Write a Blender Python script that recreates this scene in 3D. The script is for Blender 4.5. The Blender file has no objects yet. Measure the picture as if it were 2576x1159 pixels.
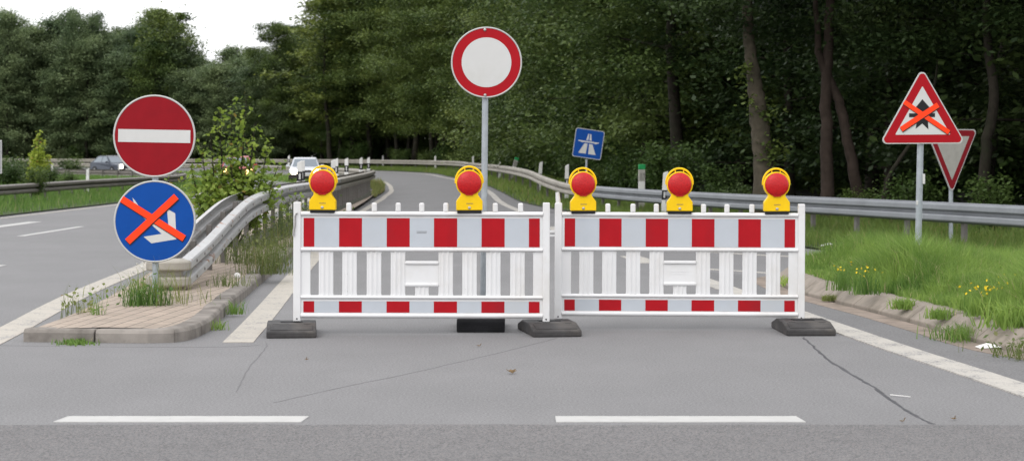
import bpy, bmesh, math, random
import numpy as np
from mathutils import Vector, Matrix
random.seed(7); RNG = np.random.default_rng(7)
S = bpy.context.scene
COL = S.collection
R = math.radians

# ------------------------------------------------------------------ camera, sky, sun, exposure
H, F, YH, CX, IW = 1.47, 5050.0, 390.0, 1288.0, 2576.0      # eye height, focal length and horizon measured on the photograph
cd = bpy.data.cameras.new('camera'); cam = bpy.data.objects.new('camera', cd); COL.objects.link(cam)
cam.location = (0, 0, H); cam.rotation_euler = (R(90), 0, 0)
cd.sensor_width = 36; cd.lens = 36 * F / IW; cd.shift_y = -(579.5 - YH) / IW
cd.clip_start = 0.1; cd.clip_end = 6000
cd.dof.use_dof = True; cd.dof.focus_distance = 16.6; cd.dof.aperture_fstop = 4.8
S.camera = cam
w = bpy.data.worlds.new('World'); S.world = w; w.use_nodes = True
nt = w.node_tree; bg = nt.nodes['Background']
sky = nt.nodes.new('ShaderNodeTexSky'); sky.sky_type = 'NISHITA'; sky.sun_disc = False
SUN_EL, SUN_AZ = 48, 215                                     # azimuth clockwise from +Y: behind the camera, to the left
sky.sun_elevation = R(SUN_EL); sky.sun_rotation = R(SUN_AZ)
sky.air_density = 1.0; sky.dust_density = 4.0; sky.ozone_density = 1.0
hs = nt.nodes.new('ShaderNodeHueSaturation'); hs.inputs['Saturation'].default_value = 0.3
cloud = nt.nodes.new('ShaderNodeMix'); cloud.data_type = 'RGBA'; cloud.inputs[0].default_value = 0.80          # even white cloud layer over the clear sky
cloud.inputs[7].default_value = (10.0, 10.05, 10.3, 1)
nt.links.new(sky.outputs[0], hs.inputs['Color']); nt.links.new(hs.outputs[0], cloud.inputs[6]); nt.links.new(cloud.outputs[2], bg.inputs['Color'])
bg.inputs['Strength'].default_value = 0.14
sd = bpy.data.lights.new('sun', 'SUN'); sun = bpy.data.objects.new('sun', sd); COL.objects.link(sun)
sd.energy = 0.6; sd.angle = R(40); sd.color = (1.0, 0.96, 0.9)
az, el = R(SUN_AZ), R(SUN_EL)
sdir = Vector((math.sin(az) * math.cos(el), math.cos(az) * math.cos(el), math.sin(el)))
sun.rotation_euler = sdir.to_track_quat('Z', 'Y').to_euler()
S.view_settings.view_transform = 'Standard'; S.view_settings.look = 'None'
S.view_settings.exposure = 0.45; S.view_settings.gamma = 1

def X(px, Y): return (px - CX) * Y / F
def Zh(py, Y): return H - (py - YH) * Y / F
def G(px, py, z=0.0):
    Y = F * (H - z) / (py - YH); return Vector((X(px, Y), Y, z))

# ------------------------------------------------------------------ materials
def new_mat(name):
    m = bpy.data.materials.new(name); m.use_nodes = True
    return m, m.node_tree, m.node_tree.nodes['Principled BSDF']
def rgba(c): return (c[0], c[1], c[2], 1)
def nd(t, kind, **kw):
    n = t.nodes.new(kind)
    for k, v in kw.items():
        if k in n.inputs: n.inputs[k].default_value = v
        else: setattr(n, k, v)
    return n
def mixc(t, fac, a, b, blend='MIX'):
    n = t.nodes.new('ShaderNodeMix'); n.data_type = 'RGBA'; n.blend_type = blend
    for s, v in ((0, fac), (6, a), (7, b)):
        if isinstance(v, bpy.types.NodeSocket): t.links.new(v, n.inputs[s])
        elif s == 0: n.inputs[0].default_value = v
        else: n.inputs[s].default_value = rgba(v)
    return n.outputs[2]
def ramp(t, sock, p0, p1, c0=(0, 0, 0), c1=(1, 1, 1)):
    n = t.nodes.new('ShaderNodeValToRGB'); e = n.color_ramp.elements
    e[0].position = p0; e[1].position = p1; e[0].color = rgba(c0); e[1].color = rgba(c1)
    t.links.new(sock, n.inputs[0]); return n.outputs[0]
def noise(t, scale, detail=4, rough=.55, world=True, stretch=None):
    n = nd(t, 'ShaderNodeTexNoise', Scale=scale, Detail=detail, Roughness=rough)
    src = t.nodes.new('ShaderNodeNewGeometry').outputs['Position'] if world else t.nodes.new('ShaderNodeTexCoord').outputs['Object']
    if stretch:
        mp = nd(t, 'ShaderNodeMapping'); mp.inputs['Scale'].default_value = stretch; t.links.new(src, mp.inputs[0]); src = mp.outputs[0]
    t.links.new(src, n.inputs['Vector']); return n.outputs[0]
def bump(t, p, h, strength, dist=.01):
    b = nd(t, 'ShaderNodeBump', Strength=strength, Distance=dist); t.links.new(h, b.inputs['Height']); t.links.new(b.outputs[0], p.inputs['Normal'])
def simple(name, c, rough=.5, metal=0.0, var=.12, scale=8, dirt=None, dirt_amt=.0, bumpy=0, world=False):
    m, t, p = new_mat(name)
    n1 = noise(t, scale, world=world)
    col = mixc(t, ramp(t, n1, .3, .7), [x * (1 - var) for x in c], [min(1, x * (1 + var)) for x in c])
    if dirt:
        n2 = noise(t, scale * .35, 6, .65, world=world)
        f = ramp(t, n2, .62 - dirt_amt * .3, .80 - dirt_amt * .2)
        col = mixc(t, f, col, dirt)
    t.links.new(col, p.inputs['Base Color']); p.inputs['Roughness'].default_value = rough; p.inputs['Metallic'].default_value = metal; p.inputs['Specular IOR Level'].default_value = .15
    if bumpy: bump(t, p, noise(t, scale * 12, world=world), bumpy, .004)
    return m
def plastic(name, c, rough, var, scale, dirt, dirt_amt):
    m = simple(name, c, rough, var=var, scale=scale, dirt=dirt, dirt_amt=dirt_amt); t = m.node_tree; p = t.nodes['Principled BSDF']
    base = p.inputs['Base Color'].links[0].from_socket
    sc = noise(t, 26, 5, .75, stretch=(1, 1, .35)); c2 = mixc(t, ramp(t, sc, .68, .78), base, [x * .62 for x in c])
    sp = noise(t, 75, 2, .6); c2 = mixc(t, ramp(t, sp, .76, .80), c2, (.16, .14, .12))
    t.links.new(c2, p.inputs['Base Color']); return m
def asphalt_col(t, base, tint=(1.0, .985, .995)):
    big = noise(t, .35, 4, .6); mid = noise(t, 2.2, 5, .6, stretch=(1, .35, 1)); fine = noise(t, 70, 2, .7)
    a = [base * k for k in tint]
    c = mixc(t, ramp(t, big, .3, .72), [x * .80 for x in a], [x * 1.16 for x in a])
    c = mixc(t, ramp(t, mid, .40, .72), c, mixc(t, .6, c, [x * .72 for x in a]))
    blot = noise(t, .9, 6, .7); c = mixc(t, ramp(t, blot, .60, .72), c, mixc(t, .45, c, [x * .62 for x in a]))
    c = mixc(t, .5, c, mixc(t, ramp(t, fine, .32, .68), [x * .45 for x in a], [x * 1.75 for x in a]))
    grit = noise(t, 28, 3, .7); c = mixc(t, ramp(t, grit, .58, .75), c, [x * 1.35 for x in a])
    return c, fine
def asphalt(name, base):
    m, t, p = new_mat(name); c, f = asphalt_col(t, base)
    t.links.new(c, p.inputs['Base Color']); p.inputs['Roughness'].default_value = .85; bump(t, p, f, .35, .004); return m
def coarse_asphalt(name, base):
    m, t, p = new_mat(name)
    v = nd(t, 'ShaderNodeTexVoronoi', Scale=125.0); t.links.new(t.nodes.new('ShaderNodeNewGeometry').outputs['Position'], v.inputs['Vector'])
    sep = nd(t, 'ShaderNodeSeparateColor'); t.links.new(v.outputs['Color'], sep.inputs[0])
    big = noise(t, .5, 5, .65); mid = noise(t, 5, 5, .7)
    c = mixc(t, ramp(t, sep.outputs[0], .1, .95), [base * .55, base * .54, base * .55], [base * 1.6, base * 1.55, base * 1.56])
    c = mixc(t, ramp(t, sep.outputs[1], .82, .86), c, [base * 1.7, base * 1.55, base * 1.5])
    c = mixc(t, ramp(t, big, .35, .7), c, mixc(t, .35, c, (base * .6,) * 3))
    c = mixc(t, ramp(t, mid, .45, .75), c, mixc(t, .3, c, (base * 1.4, base * 1.36, base * 1.36)))
    t.links.new(c, p.inputs['Base Color']); p.inputs['Roughness'].default_value = .9; bump(t, p, sep.outputs[0], .6, .006); return m
def worn_paint(name, wear, base=.18, white=(.62, .6, .57), scale=34):
    m, t, p = new_mat(name); c, f = asphalt_col(t, base)
    n = noise(t, scale, 6, .75); n2 = noise(t, 3.0, 4, .6)
    mm = nd(t, 'ShaderNodeMath', operation='MULTIPLY_ADD'); t.links.new(n2, mm.inputs[0]); mm.inputs[1].default_value = .5; t.links.new(n, mm.inputs[2])
    wcol = mixc(t, ramp(t, noise(t, 9, 5, .7), .3, .75), [x * .84 for x in white], white)
    c = mixc(t, ramp(t, mm.outputs[0], 1.0 - wear, 1.08 - wear), wcol, c)
    t.links.new(c, p.inputs['Base Color']); p.inputs['Roughness'].default_value = .7; bump(t, p, f, .25, .004); return m
def leaf_mat(name, dark, light, trans=.35, extra=None, patch=.55):
    m, t, p = new_mat(name)
    g = t.nodes.new('ShaderNodeNewGeometry'); oi = t.nodes.new('ShaderNodeObjectInfo')
    pn = noise(t, patch, 3, .6)                                 # patches of paler and deeper leaves
    ad = nd(t, 'ShaderNodeMath', operation='MULTIPLY_ADD'); t.links.new(g.outputs['Random Per Island'], ad.inputs[0]); ad.inputs[1].default_value = .42
    pm = nd(t, 'ShaderNodeMapRange'); t.links.new(pn, pm.inputs[0]); pm.inputs[1].default_value = .32; pm.inputs[2].default_value = .68; pm.inputs[3].default_value = -.12; pm.inputs[4].default_value = .70; t.links.new(pm.outputs[0], ad.inputs[2]); ad.use_clamp = True
    c = mixc(t, ad.outputs[0], dark, light)
    if extra:
        c = mixc(t, ramp(t, g.outputs['Random Per Island'], .965, .972), c, extra)
    hsv = nd(t, 'ShaderNodeHueSaturation'); t.links.new(c, hsv.inputs['Color'])
    mr = nd(t, 'ShaderNodeMapRange'); t.links.new(oi.outputs['Random'], mr.inputs[0]); mr.inputs[3].default_value = .72; mr.inputs[4].default_value = 1.28
    t.links.new(mr.outputs[0], hsv.inputs['Value'])
    mr2 = nd(t, 'ShaderNodeMapRange'); t.links.new(oi.outputs['Random'], mr2.inputs[0]); mr2.inputs[3].default_value = .515; mr2.inputs[4].default_value = .485
    t.links.new(mr2.outputs[0], hsv.inputs['Hue'])
    t.links.new(hsv.outputs[0], p.inputs['Base Color']); p.inputs['Roughness'].default_value = .55; p.inputs['Specular IOR Level'].default_value = .3
    tr = nd(t, 'ShaderNodeBsdfTranslucent'); t.links.new(hsv.outputs[0], tr.inputs['Color'])
    mx = nd(t, 'ShaderNodeMixShader'); mx.inputs[0].default_value = trans
    t.links.new(p.outputs[0], mx.inputs[1]); t.links.new(tr.outputs[0], mx.inputs[2])
    t.links.new(mx.outputs[0], t.nodes['Material Output'].inputs[0]); return m
def rail_mat(name, c, c2, rough=.45, metal=.35, rust=0.0, stretch=(1, 1, 1)):
    m, t, p = new_mat(name)
    n = noise(t, 1.3, 6, .65); n2 = noise(t, 14, 4, .6)
    col = mixc(t, ramp(t, n, .35, .68), c, c2); col = mixc(t, ramp(t, n2, .4, .8), col, [x * .82 for x in c])
    if rust:
        nr = noise(t, 5.0, 5, .7)
        col = mixc(t, ramp(t, nr, .70 - rust * .1, .74 - rust * .1), col, (.26, .12, .06))
    t.links.new(col, p.inputs['Base Color']); p.inputs['Roughness'].default_value = rough; p.inputs['Metallic'].default_value = metal; return m
def emis(name, c, s):
    m, t, p = new_mat(name); p.inputs['Base Color'].default_value = rgba(c); p.inputs['Emission Color'].default_value = rgba(c); p.inputs['Emission Strength'].default_value = s; return m
def pavers():
    m, t, p = new_mat('concrete_pavers')
    mp = nd(t, 'ShaderNodeMapping'); mp.inputs['Rotation'].default_value = (0, 0, R(-86)); t.links.new(t.nodes.new('ShaderNodeNewGeometry').outputs['Position'], mp.inputs[0])
    b = nd(t, 'ShaderNodeTexBrick', Scale=1.0); b.inputs['Brick Width'].default_value = .24; b.inputs['Row Height'].default_value = .13; b.inputs['Mortar Size'].default_value = .007; b.inputs['Mortar Smooth'].default_value = .3
    b.inputs['Color1'].default_value = (.44, .355, .285, 1); b.inputs['Color2'].default_value = (.37, .305, .245, 1); b.inputs['Mortar'].default_value = (.12, .10, .08, 1)
    t.links.new(mp.outputs[0], b.inputs['Vector'])
    c = mixc(t, ramp(t, noise(t, 2.5, 5, .65), .35, .7), b.outputs[0], mixc(t, .3, b.outputs[0], (.14, .115, .09)))
    c = mixc(t, ramp(t, noise(t, 45, 3, .7), .3, .7), mixc(t, .3, c, (.07, .06, .05)), c)
    t.links.new(c, p.inputs['Base Color']); p.inputs['Roughness'].default_value = .92; bump(t, p, b.outputs[1], -.6, .006); return m
def soil(name, c1, c2, sc=1.5):
    m, t, p = new_mat(name)
    c = mixc(t, ramp(t, noise(t, sc, 6, .7), .35, .65), c1, c2); c = mixc(t, ramp(t, noise(t, sc * 14, 4, .7), .3, .7), mixc(t, .5, c, [x * .5 for x in c1]), c)
    t.links.new(c, p.inputs['Base Color']); p.inputs['Roughness'].default_value = .95; bump(t, p, noise(t, 30), .8, .02); return m

M = dict(
    asphalt=asphalt('asphalt_grey', .160), asphalt_dark=asphalt('asphalt_shoulder', .135), coarse=coarse_asphalt('asphalt_coarse', .121), asphalt_ramp=asphalt('asphalt_ramp', .15),
    paint=worn_paint('road_paint', .07, white=(.46, .455, .44)), paint_worn=worn_paint('road_paint_worn', .22, white=(.45, .425, .385), scale=55), paint_dirty=worn_paint('road_paint_dirty', .20, white=(.43, .395, .34)),
    tar=simple('bitumen_seam', (.075, .075, .08), .6, var=.3, scale=20, world=True),
    joint=simple('road_joint', (.146, .144, .146), .85, var=.1, scale=30, world=True),
    pavers=pavers(), kerb=simple('kerb_concrete', (.225, .205, .185), .9, var=.25, scale=5, dirt=(.09, .08, .07), dirt_amt=.4, bumpy=.4, world=True),
    kerb_pale=simple('kerb_concrete_pale', (.25, .218, .185), .9, var=.10, scale=9, dirt=(.13, .115, .09), dirt_amt=.35, bumpy=.3, world=True),
    gutter=simple('gutter_concrete', (.25, .205, .172), .9, var=.25, scale=5, dirt=(.15, .13, .11), dirt_amt=.5, bumpy=.4, world=True),
    forest_floor=soil('forest_floor', (.018, .016, .010), (.022, .026, .012)), verge=soil('verge_soil', (.035, .055, .014), (.05, .075, .02), 3), verge_dark=soil('verge_litter_and_shade', (.05, .042, .03), (.03, .042, .016), 5),
    white_plastic=plastic('white_plastic', (.66, .66, .665), .42, .035, 3, (.55, .53, .50), .5),
    retro_white=simple('reflective_white', (.44, .47, .51), .35, var=.03, scale=6, dirt=(.44, .46, .48), dirt_amt=.3),
    retro_red=simple('reflective_red', (.36, .006, .012), .33, var=.07, scale=7, dirt=(.29, .010, .016), dirt_amt=.4),
    sign_red=simple('sign_red', (.34, .004, .010), .35, var=.05, scale=7), sign_white=simple('sign_white', (.54, .54, .53), .4, var=.03, scale=5, dirt=(.49, .49, .47), dirt_amt=.4),
    sign_red_dark=simple('sign_red_darker', (.20, .006, .012), .4, var=.06, scale=7),  # darker red for the sheet of the turned give-way sign
    sign_red_deep=simple('sign_red_deep', (.235, .004, .010), .4, var=.07, scale=7), sign_blue=simple('sign_blue', (.003, .060, .29), .35, var=.05, scale=7), sign_black=simple('sign_black', (.018, .018, .02), .4),
    sign_edge=simple('sign_rim_aluminium', (.46, .46, .45), .45, .25, var=.06), sign_back=simple('sign_back', (.28, .28, .29), .5, .4),
    tape=simple('orange_tape', (.95, .055, .012), .4, var=.05, scale=10), tape_shadow=simple('tape_shadow', (.03, .02, .02), .5),
    yellow=simple('yellow_plastic', (.78, .50, .008), .35, var=.05, scale=12), black_plastic=simple('black_plastic', (.016, .016, .017), .5),
    foot=simple('recycled_plastic', (.048, .046, .046), .62, var=.3, scale=9, dirt=(.11, .10, .09), dirt_amt=.45, bumpy=.5),
    foot_black=simple('recycled_plastic_dark', (.016, .016, .018), .6, var=.3, scale=9, bumpy=.4),
    bolt=simple('zinc_bolt', (.42, .41, .40), .4, .7), pole=simple('galvanised_pole', (.33, .36, .385), .45, .35, var=.12, scale=14),
    rail_white=rail_mat('rail_white_paint', (.46, .46, .46), (.35, .345, .34), .5, .15, rust=.9), rail_grey=rail_mat('rail_galvanised', (.25, .265, .285), (.19, .20, .215), .55, .2),
    rail_old=rail_mat('rail_weathered', (.36, .335, .29), (.22, .20, .165), .65, .1), rail_brown=rail_mat('rail_dull', (.22, .20, .18), (.15, .135, .125), .65, .1),
    post=rail_mat('steel_post', (.16, .15, .14), (.10, .088, .078), .6, .3, rust=.2),
    delin_white=simple('delineator_white', (.62, .62, .60), .5, var=.08, dirt=(.45, .44, .40), dirt_amt=.3), delin_black=simple('delineator_black', (.02, .02, .022), .5), delin_green=simple('delineator_green', (.02, .26, .08), .5), plate_grey=simple('number_plate_grey', (.34, .33, .30), .6, var=.1), ink=simple('faded_ink', (.12, .115, .11), .6),
    bark=simple('bark_brown', (.026, .022, .017), .9, var=.45, scale=6, dirt=(.022, .026, .014), dirt_amt=.5, bumpy=.8), bark_pale=simple('bark_pale', (.068, .058, .042), .9, var=.3, scale=7, dirt=(.04, .038, .026), dirt_amt=.4, bumpy=.7), bark_red=simple('bark_reddish', (.042, .031, .025), .9, var=.3, scale=7, bumpy=.7),
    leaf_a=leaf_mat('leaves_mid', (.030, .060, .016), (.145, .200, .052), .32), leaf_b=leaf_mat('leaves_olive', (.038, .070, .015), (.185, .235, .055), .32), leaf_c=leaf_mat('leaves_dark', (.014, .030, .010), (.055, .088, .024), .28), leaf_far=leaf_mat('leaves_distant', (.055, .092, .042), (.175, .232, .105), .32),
    leaf_sap=leaf_mat('leaves_sapling', (.20, .29, .045), (.42, .50, .085), .5, (.40, .28, .08), 4.0), leaf_shrub=leaf_mat('leaves_shrub', (.04, .078, .02), (.105, .16, .04), .42), leaf_weed=leaf_mat('leaves_weed', (.10, .15, .04), (.25, .27, .09), .45, (.36, .27, .14)),
    grass=leaf_mat('grass_lush', (.075, .165, .030), (.27, .395, .090), .5, (.42, .38, .20), 1.6), grass_dull=leaf_mat('grass_verge', (.085, .15, .030), (.19, .26, .06), .5, (.30, .24, .11), 1.0), petal=simple('yellow_petals', (.75, .55, .03), .5), petal_white=simple('white_petals', (.7, .7, .66), .5),
    car_white=simple('car_paint_white', (.62, .64, .67), .25, var=.02), car_grey=simple('car_paint_grey', (.07, .08, .10), .2, .3, var=.05), car_red=simple('car_paint_red', (.42, .06, .055), .25, var=.05), car_glass=simple('car_glass', (.20, .23, .26), .08, .0, var=.05), car_trim=simple('car_trim', (.045, .04, .038), .5), tyre=simple('tyre_rubber', (.02, .02, .02), .7), rim=simple('wheel_rim', (.25, .25, .26), .35, .6), plate=simple('plate_white', (.55, .55, .52), .4),
    headlight=emis('headlight_lit', (1.0, .88, .70), 10), headlight_warm=emis('headlight_warm', (1.0, .66, .24), 4), dead_leaf=simple('dead_leaf', (.15, .10, .05), .8, var=.3, scale=40), paper=simple('litter_paper', (.66, .65, .63), .6),
)
def lens_mat():
    m, t, p = new_mat('red_lamp_lens')
    tc = t.nodes.new('ShaderNodeTexCoord'); ck = nd(t, 'ShaderNodeTexVoronoi', Scale=110.0); t.links.new(tc.outputs['Object'], ck.inputs['Vector'])
    c = mixc(t, ramp(t, ck.outputs['Distance'], .1, .6), (.60, .008, .010), (.38, .004, .006)); t.links.new(c, p.inputs['Base Color'])
    p.inputs['Roughness'].default_value = .4; p.inputs['Specular IOR Level'].default_value = .3; p.inputs['Coat Weight'].default_value = .12; p.inputs['Coat Roughness'].default_value = .15
    bump(t, p, ck.outputs['Distance'], .5, .003); return m
M['lens'] = lens_mat()

# ------------------------------------------------------------------ mesh helpers
class MB:
    def __init__(s): s.v = []; s.f = []; s.m = []; s.sm = []
    def add(s, vs, fs, mi=0, smooth=False, mtx=None):
        o = len(s.v)
        s.v += [tuple(mtx @ Vector(q)) if mtx else tuple(q) for q in vs]
        for f in fs: s.f.append([o + i for i in f]); s.m.append(mi); s.sm.append(smooth)
        return s
    def box(s, c, d, mi=0, mtx=None):
        x, y, z = c; a, b, h = d[0] / 2, d[1] / 2, d[2] / 2
        vs = [(x + i * a, y + j * b, z + k * h) for i in (-1, 1) for j in (-1, 1) for k in (-1, 1)]
        return s.add(vs, [(0, 1, 3, 2), (4, 6, 7, 5), (0, 4, 5, 1), (2, 3, 7, 6), (0, 2, 6, 4), (1, 5, 7, 3)], mi, mtx=mtx)
    def tube(s, pts, rad, n=10, mi=0, caps=True, smooth=True, mtx=None):
        pts = [Vector(p) for p in pts]; rs = rad if isinstance(rad, (list, tuple)) else [rad] * len(pts)
        vs, fs = [], []; up = None
        for i, p in enumerate(pts):
            d = (pts[min(i + 1, len(pts) - 1)] - pts[max(i - 1, 0)]).normalized()
            if up is None: up = Vector((1, 0, 0)) if abs(d.x) < .9 else Vector((0, 1, 0))
            u = (up - d * up.dot(d)).normalized(); up = u; v = d.cross(u)
            for k in range(n):
                a = 2 * math.pi * k / n; vs.append(p + (u * math.cos(a) + v * math.sin(a)) * rs[i])
        for i in range(len(pts) - 1):
            for k in range(n):
                fs.append((i * n + k, i * n + (k + 1) % n, (i + 1) * n + (k + 1) % n, (i + 1) * n + k))
        s.add(vs, fs, mi, smooth, mtx)
        if caps:
            s.add(vs[:n][::-1], [tuple(range(n))], mi, False, mtx); s.add(vs[-n:], [tuple(range(n))], mi, False, mtx)
        return s
    def lathe(s, prof, n=40, mi=0, mtx=None, smooth=True):      # profile (radius, depth) turned about the Y axis
        vs, fs = [], []
        for r, d in prof:
            for k in range(n):
                a = 2 * math.pi * k / n; vs.append((r * math.cos(a), d, r * math.sin(a)))
        for i in range(len(prof) - 1):
            for k in range(n): fs.append((i * n + k, (i + 1) * n + k, (i + 1) * n + (k + 1) % n, i * n + (k + 1) % n))
        return s.add(vs, fs, mi, smooth, mtx)
    def prism(s, poly, y0, y1, mi=0, mtx=None):                  # polygon in XZ, extruded along Y
        n = len(poly); vs = [(x, y0, z) for x, z in poly] + [(x, y1, z) for x, z in poly]
        fs = [tuple(range(n)), tuple(range(2 * n - 1, n - 1, -1))] + [(i, i + n, (i + 1) % n + n, (i + 1) % n) for i in range(n)]
        return s.add(vs, fs, mi, mtx=mtx)
    def build(s, name, mats, parent=None, bevel=0, loc=None, rot=None, seg=2):
        me = bpy.data.meshes.new(name); me.from_pydata(s.v, [], s.f)
        mats = mats if isinstance(mats, list) else [mats]
        for m in mats: me.materials.append(M[m])
        me.polygons.foreach_set('material_index', s.m); me.polygons.foreach_set('use_smooth', s.sm)
        bm = bmesh.new(); bm.from_mesh(me); bmesh.ops.recalc_face_normals(bm, faces=bm.faces); bm.to_mesh(me); bm.free()
        me.update(); o = bpy.data.objects.new(name, me); COL.objects.link(o)
        if parent: o.parent = parent
        if loc is not None: o.location = loc
        if rot is not None: o.rotation_euler = rot
        if bevel:
            b = o.modifiers.new('bevel', 'BEVEL'); b.width = bevel; b.segments = seg; b.limit_method = 'ANGLE'; b.angle_limit = R(40)
        return o
def tag(o, label=None, cat=None, group=None, kind=None):
    if label: o['label'] = label
    if cat: o['category'] = cat
    if group: o['group'] = group
    if kind: o['kind'] = kind
    return o
def empty(name, loc, rot=(0, 0, 0), scale=None):
    o = bpy.data.objects.new(name, None); COL.objects.link(o); o.location = loc; o.rotation_euler = rot; o.empty_display_size = .2
    if scale: o.scale = scale
    return o
CH = {}
def copy_tree(o, parent=None):
    c = o.copy(); COL.objects.link(c)
    if parent: c.parent = parent; c.matrix_parent_inverse = o.matrix_parent_inverse.copy()
    for ch in list(o.children): copy_tree(ch, c)
    return c
def struct(o): o['kind'] = 'structure'; return o
def catmull(P, n=8):
    P = [np.array(p, float) for p in P]; P = [2 * P[0] - P[1]] + P + [2 * P[-1] - P[-2]]; out = []
    for i in range(1, len(P) - 2):
        for k in range(n):
            t = k / n; a, b, c, d = P[i - 1], P[i], P[i + 1], P[i + 2]
            out.append(.5 * ((2 * b) + (-a + c) * t + (2 * a - 5 * b + 4 * c - d) * t * t + (-a + 3 * b - 3 * c + d) * t ** 3))
    out.append(P[-2]); return np.array(out)
def normals2(P):
    d = np.gradient(P[:, :2], axis=0); d /= np.linalg.norm(d, axis=1)[:, None] + 1e-9
    return np.stack([d[:, 1], -d[:, 0]], 1)                      # to the right of travel
def offset(P, k):
    Q = P.copy(); Q[:, :2] += normals2(P) * (k if np.isscalar(k) else np.asarray(k)[:, None]); return Q
def strip(name, A, B, mat, z=None, parent=None):
    mb = MB(); n = len(A)
    f = lambda p: (p[0], p[1], p[2] if z is None else z)
    d_ = lambda p: (p[0], p[1], p[2] - .012)
    a_, b_ = [f(p) for p in A], [f(p) for p in B]; V_ = a_ + b_ + [d_(p) for p in a_] + [d_(p) for p in b_]
    F_ = [(i, i + 1, n + i + 1, n + i) for i in range(n - 1)] + [(i, i + 1, 2 * n + i + 1, 2 * n + i) for i in range(n - 1)] + [(n + i, n + i + 1, 3 * n + i + 1, 3 * n + i) for i in range(n - 1)] + [(0, n, 3 * n, 2 * n), (n - 1, 2 * n - 1, 4 * n - 1, 3 * n - 1)]
    mb.add(V_, F_); return mb.build(name, mat, parent)
def grid_rows(rows):
    vs, fs = [], []; n = len(rows[0])
    for r in rows: vs += [tuple(p) for p in r]
    for j in range(len(rows) - 1):
        for i in range(n - 1): fs.append((j * n + i, j * n + i + 1, (j + 1) * n + i + 1, (j + 1) * n + i))
    return vs, fs
def fast_mesh(name, V, nper, mat):
    n = len(V) // nper; me = bpy.data.meshes.new(name)
    me.vertices.add(len(V)); me.vertices.foreach_set('co', V.astype(np.float32).ravel())
    me.loops.add(len(V)); me.loops.foreach_set('vertex_index', np.arange(len(V), dtype=np.int32))
    me.polygons.add(n); me.polygons.foreach_set('loop_start', np.arange(0, len(V), nper, dtype=np.int32)); me.polygons.foreach_set('loop_total', np.full(n, nper, dtype=np.int32))
    me.materials.append(M[mat]); me.update(calc_edges=True); return me
def unit(a): return a / (np.linalg.norm(a, axis=1)[:, None] + 1e-9)
def leaves(name, pos, size, mat, flat=.6, width=.62, droop=.15):
    n = len(pos); nr = RNG.normal(size=(n, 3)); nr[:, 2] = np.abs(nr[:, 2]) + flat * 1.6; nr = unit(nr)
    a = RNG.normal(size=(n, 3)); a[:, 2] -= droop; a = unit(a - nr * (a * nr).sum(1)[:, None]); b = np.cross(nr, a)
    s = size * RNG.uniform(.65, 1.3, n); s = s[:, None]
    V = np.stack([pos, pos + a * s * .45 + b * s * width * .5, pos + a * s, pos + a * s * .45 - b * s * width * .5], 1).reshape(-1, 3)
    return fast_mesh(name, V, 4, mat)
def scatter(vs, fs, n):
    vs = np.array(vs, float); T = []
    for f in fs:
        for k in range(1, len(f) - 1): T.append((f[0], f[k], f[k + 1]))
    T = np.array(T); A, B, C = vs[T[:, 0]], vs[T[:, 1]], vs[T[:, 2]]
    ar = np.linalg.norm(np.cross(B - A, C - A), axis=1); i = RNG.choice(len(T), n, p=ar / ar.sum())
    u, v = RNG.random(n), RNG.random(n); k = u + v > 1; u[k], v[k] = 1 - u[k], 1 - v[k]
    return A[i] + (B[i] - A[i]) * u[:, None] + (C[i] - A[i]) * v[:, None]
def blades(name, base, h, wid, mat, lean=.35, clump=None):
    n = len(base); hh = h * RNG.uniform(.45, 1.15, n)
    if clump is not None: hh = hh * clump
    az = RNG.uniform(0, 2 * np.pi, n); ln = RNG.uniform(.1, 1, n) * lean
    d = np.stack([np.cos(az), np.sin(az), np.zeros(n)], 1); side = np.stack([-np.sin(az), np.cos(az), np.zeros(n)], 1)
    tw = RNG.uniform(0, 2 * np.pi, n); side = side * np.cos(tw)[:, None] + d * np.sin(tw)[:, None]
    w_ = (wid * RNG.uniform(.6, 1.3, n))[:, None]; up = np.array([0, 0, 1.0])
    p0 = base; p1 = base + up * (hh * .55)[:, None] + d * (hh * ln * .35)[:, None]; p2 = base + up * (hh * (1 - .35 * ln))[:, None] + d * (hh * ln * 1.1)[:, None]
    V = np.stack([p0 - side * w_, p0 + side * w_, p1 + side * w_ * .75, p1 - side * w_ * .75, p2], 1).reshape(-1, 3)
    me = bpy.data.meshes.new(name); me.vertices.add(5 * n); me.vertices.foreach_set('co', V.astype(np.float32).ravel())
    li = (np.arange(n)[:, None] * 5 + np.array([0, 1, 2, 3, 3, 2, 4])[None]).astype(np.int32).ravel(); me.loops.add(len(li)); me.loops.foreach_set('vertex_index', li)
    me.polygons.add(2 * n); ls = (np.arange(n)[:, None] * 7 + np.array([0, 4])[None]).astype(np.int32).ravel(); me.polygons.foreach_set('loop_start', ls); me.polygons.foreach_set('loop_total', np.tile(np.array([4, 3], np.int32), n))
    me.materials.append(M[mat]); me.update(calc_edges=True); return me
def link_mesh(name, me, parent=None, loc=None):
    o = bpy.data.objects.new(name, me); COL.objects.link(o)
    if parent: o.parent = parent
    if loc is not None: o.location = loc
    return o

# ------------------------------------------------------------------ ground, roads, verges
mb = MB(); mb.add([(-2500, -500, -.06), (2500, -500, -.06), (2500, 3500, -.06), (-2500, 3500, -.06)], [(0, 1, 2, 3)]); struct(mb.build('ground', 'forest_floor'))
mb = MB(); mb.add([(-90, -40, 0), (45, -40, 0), (45, 215, 0), (-90, 215, 0)], [(0, 1, 2, 3)]); struct(mb.build('road', 'asphalt'))
_x = np.concatenate([[-60], np.linspace(-7, 7, 240), [60]]); _w = np.cumsum(RNG.normal(0, .006, len(_x))); _w -= np.linspace(0, _w[-1], len(_x)); struct(strip('crossroad', [(x, -30, .004) for x in _x], [(x, 10.95 + v + RNG.normal(0, .006), .004) for x, v in zip(_x, _w)], 'coarse'))

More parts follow.
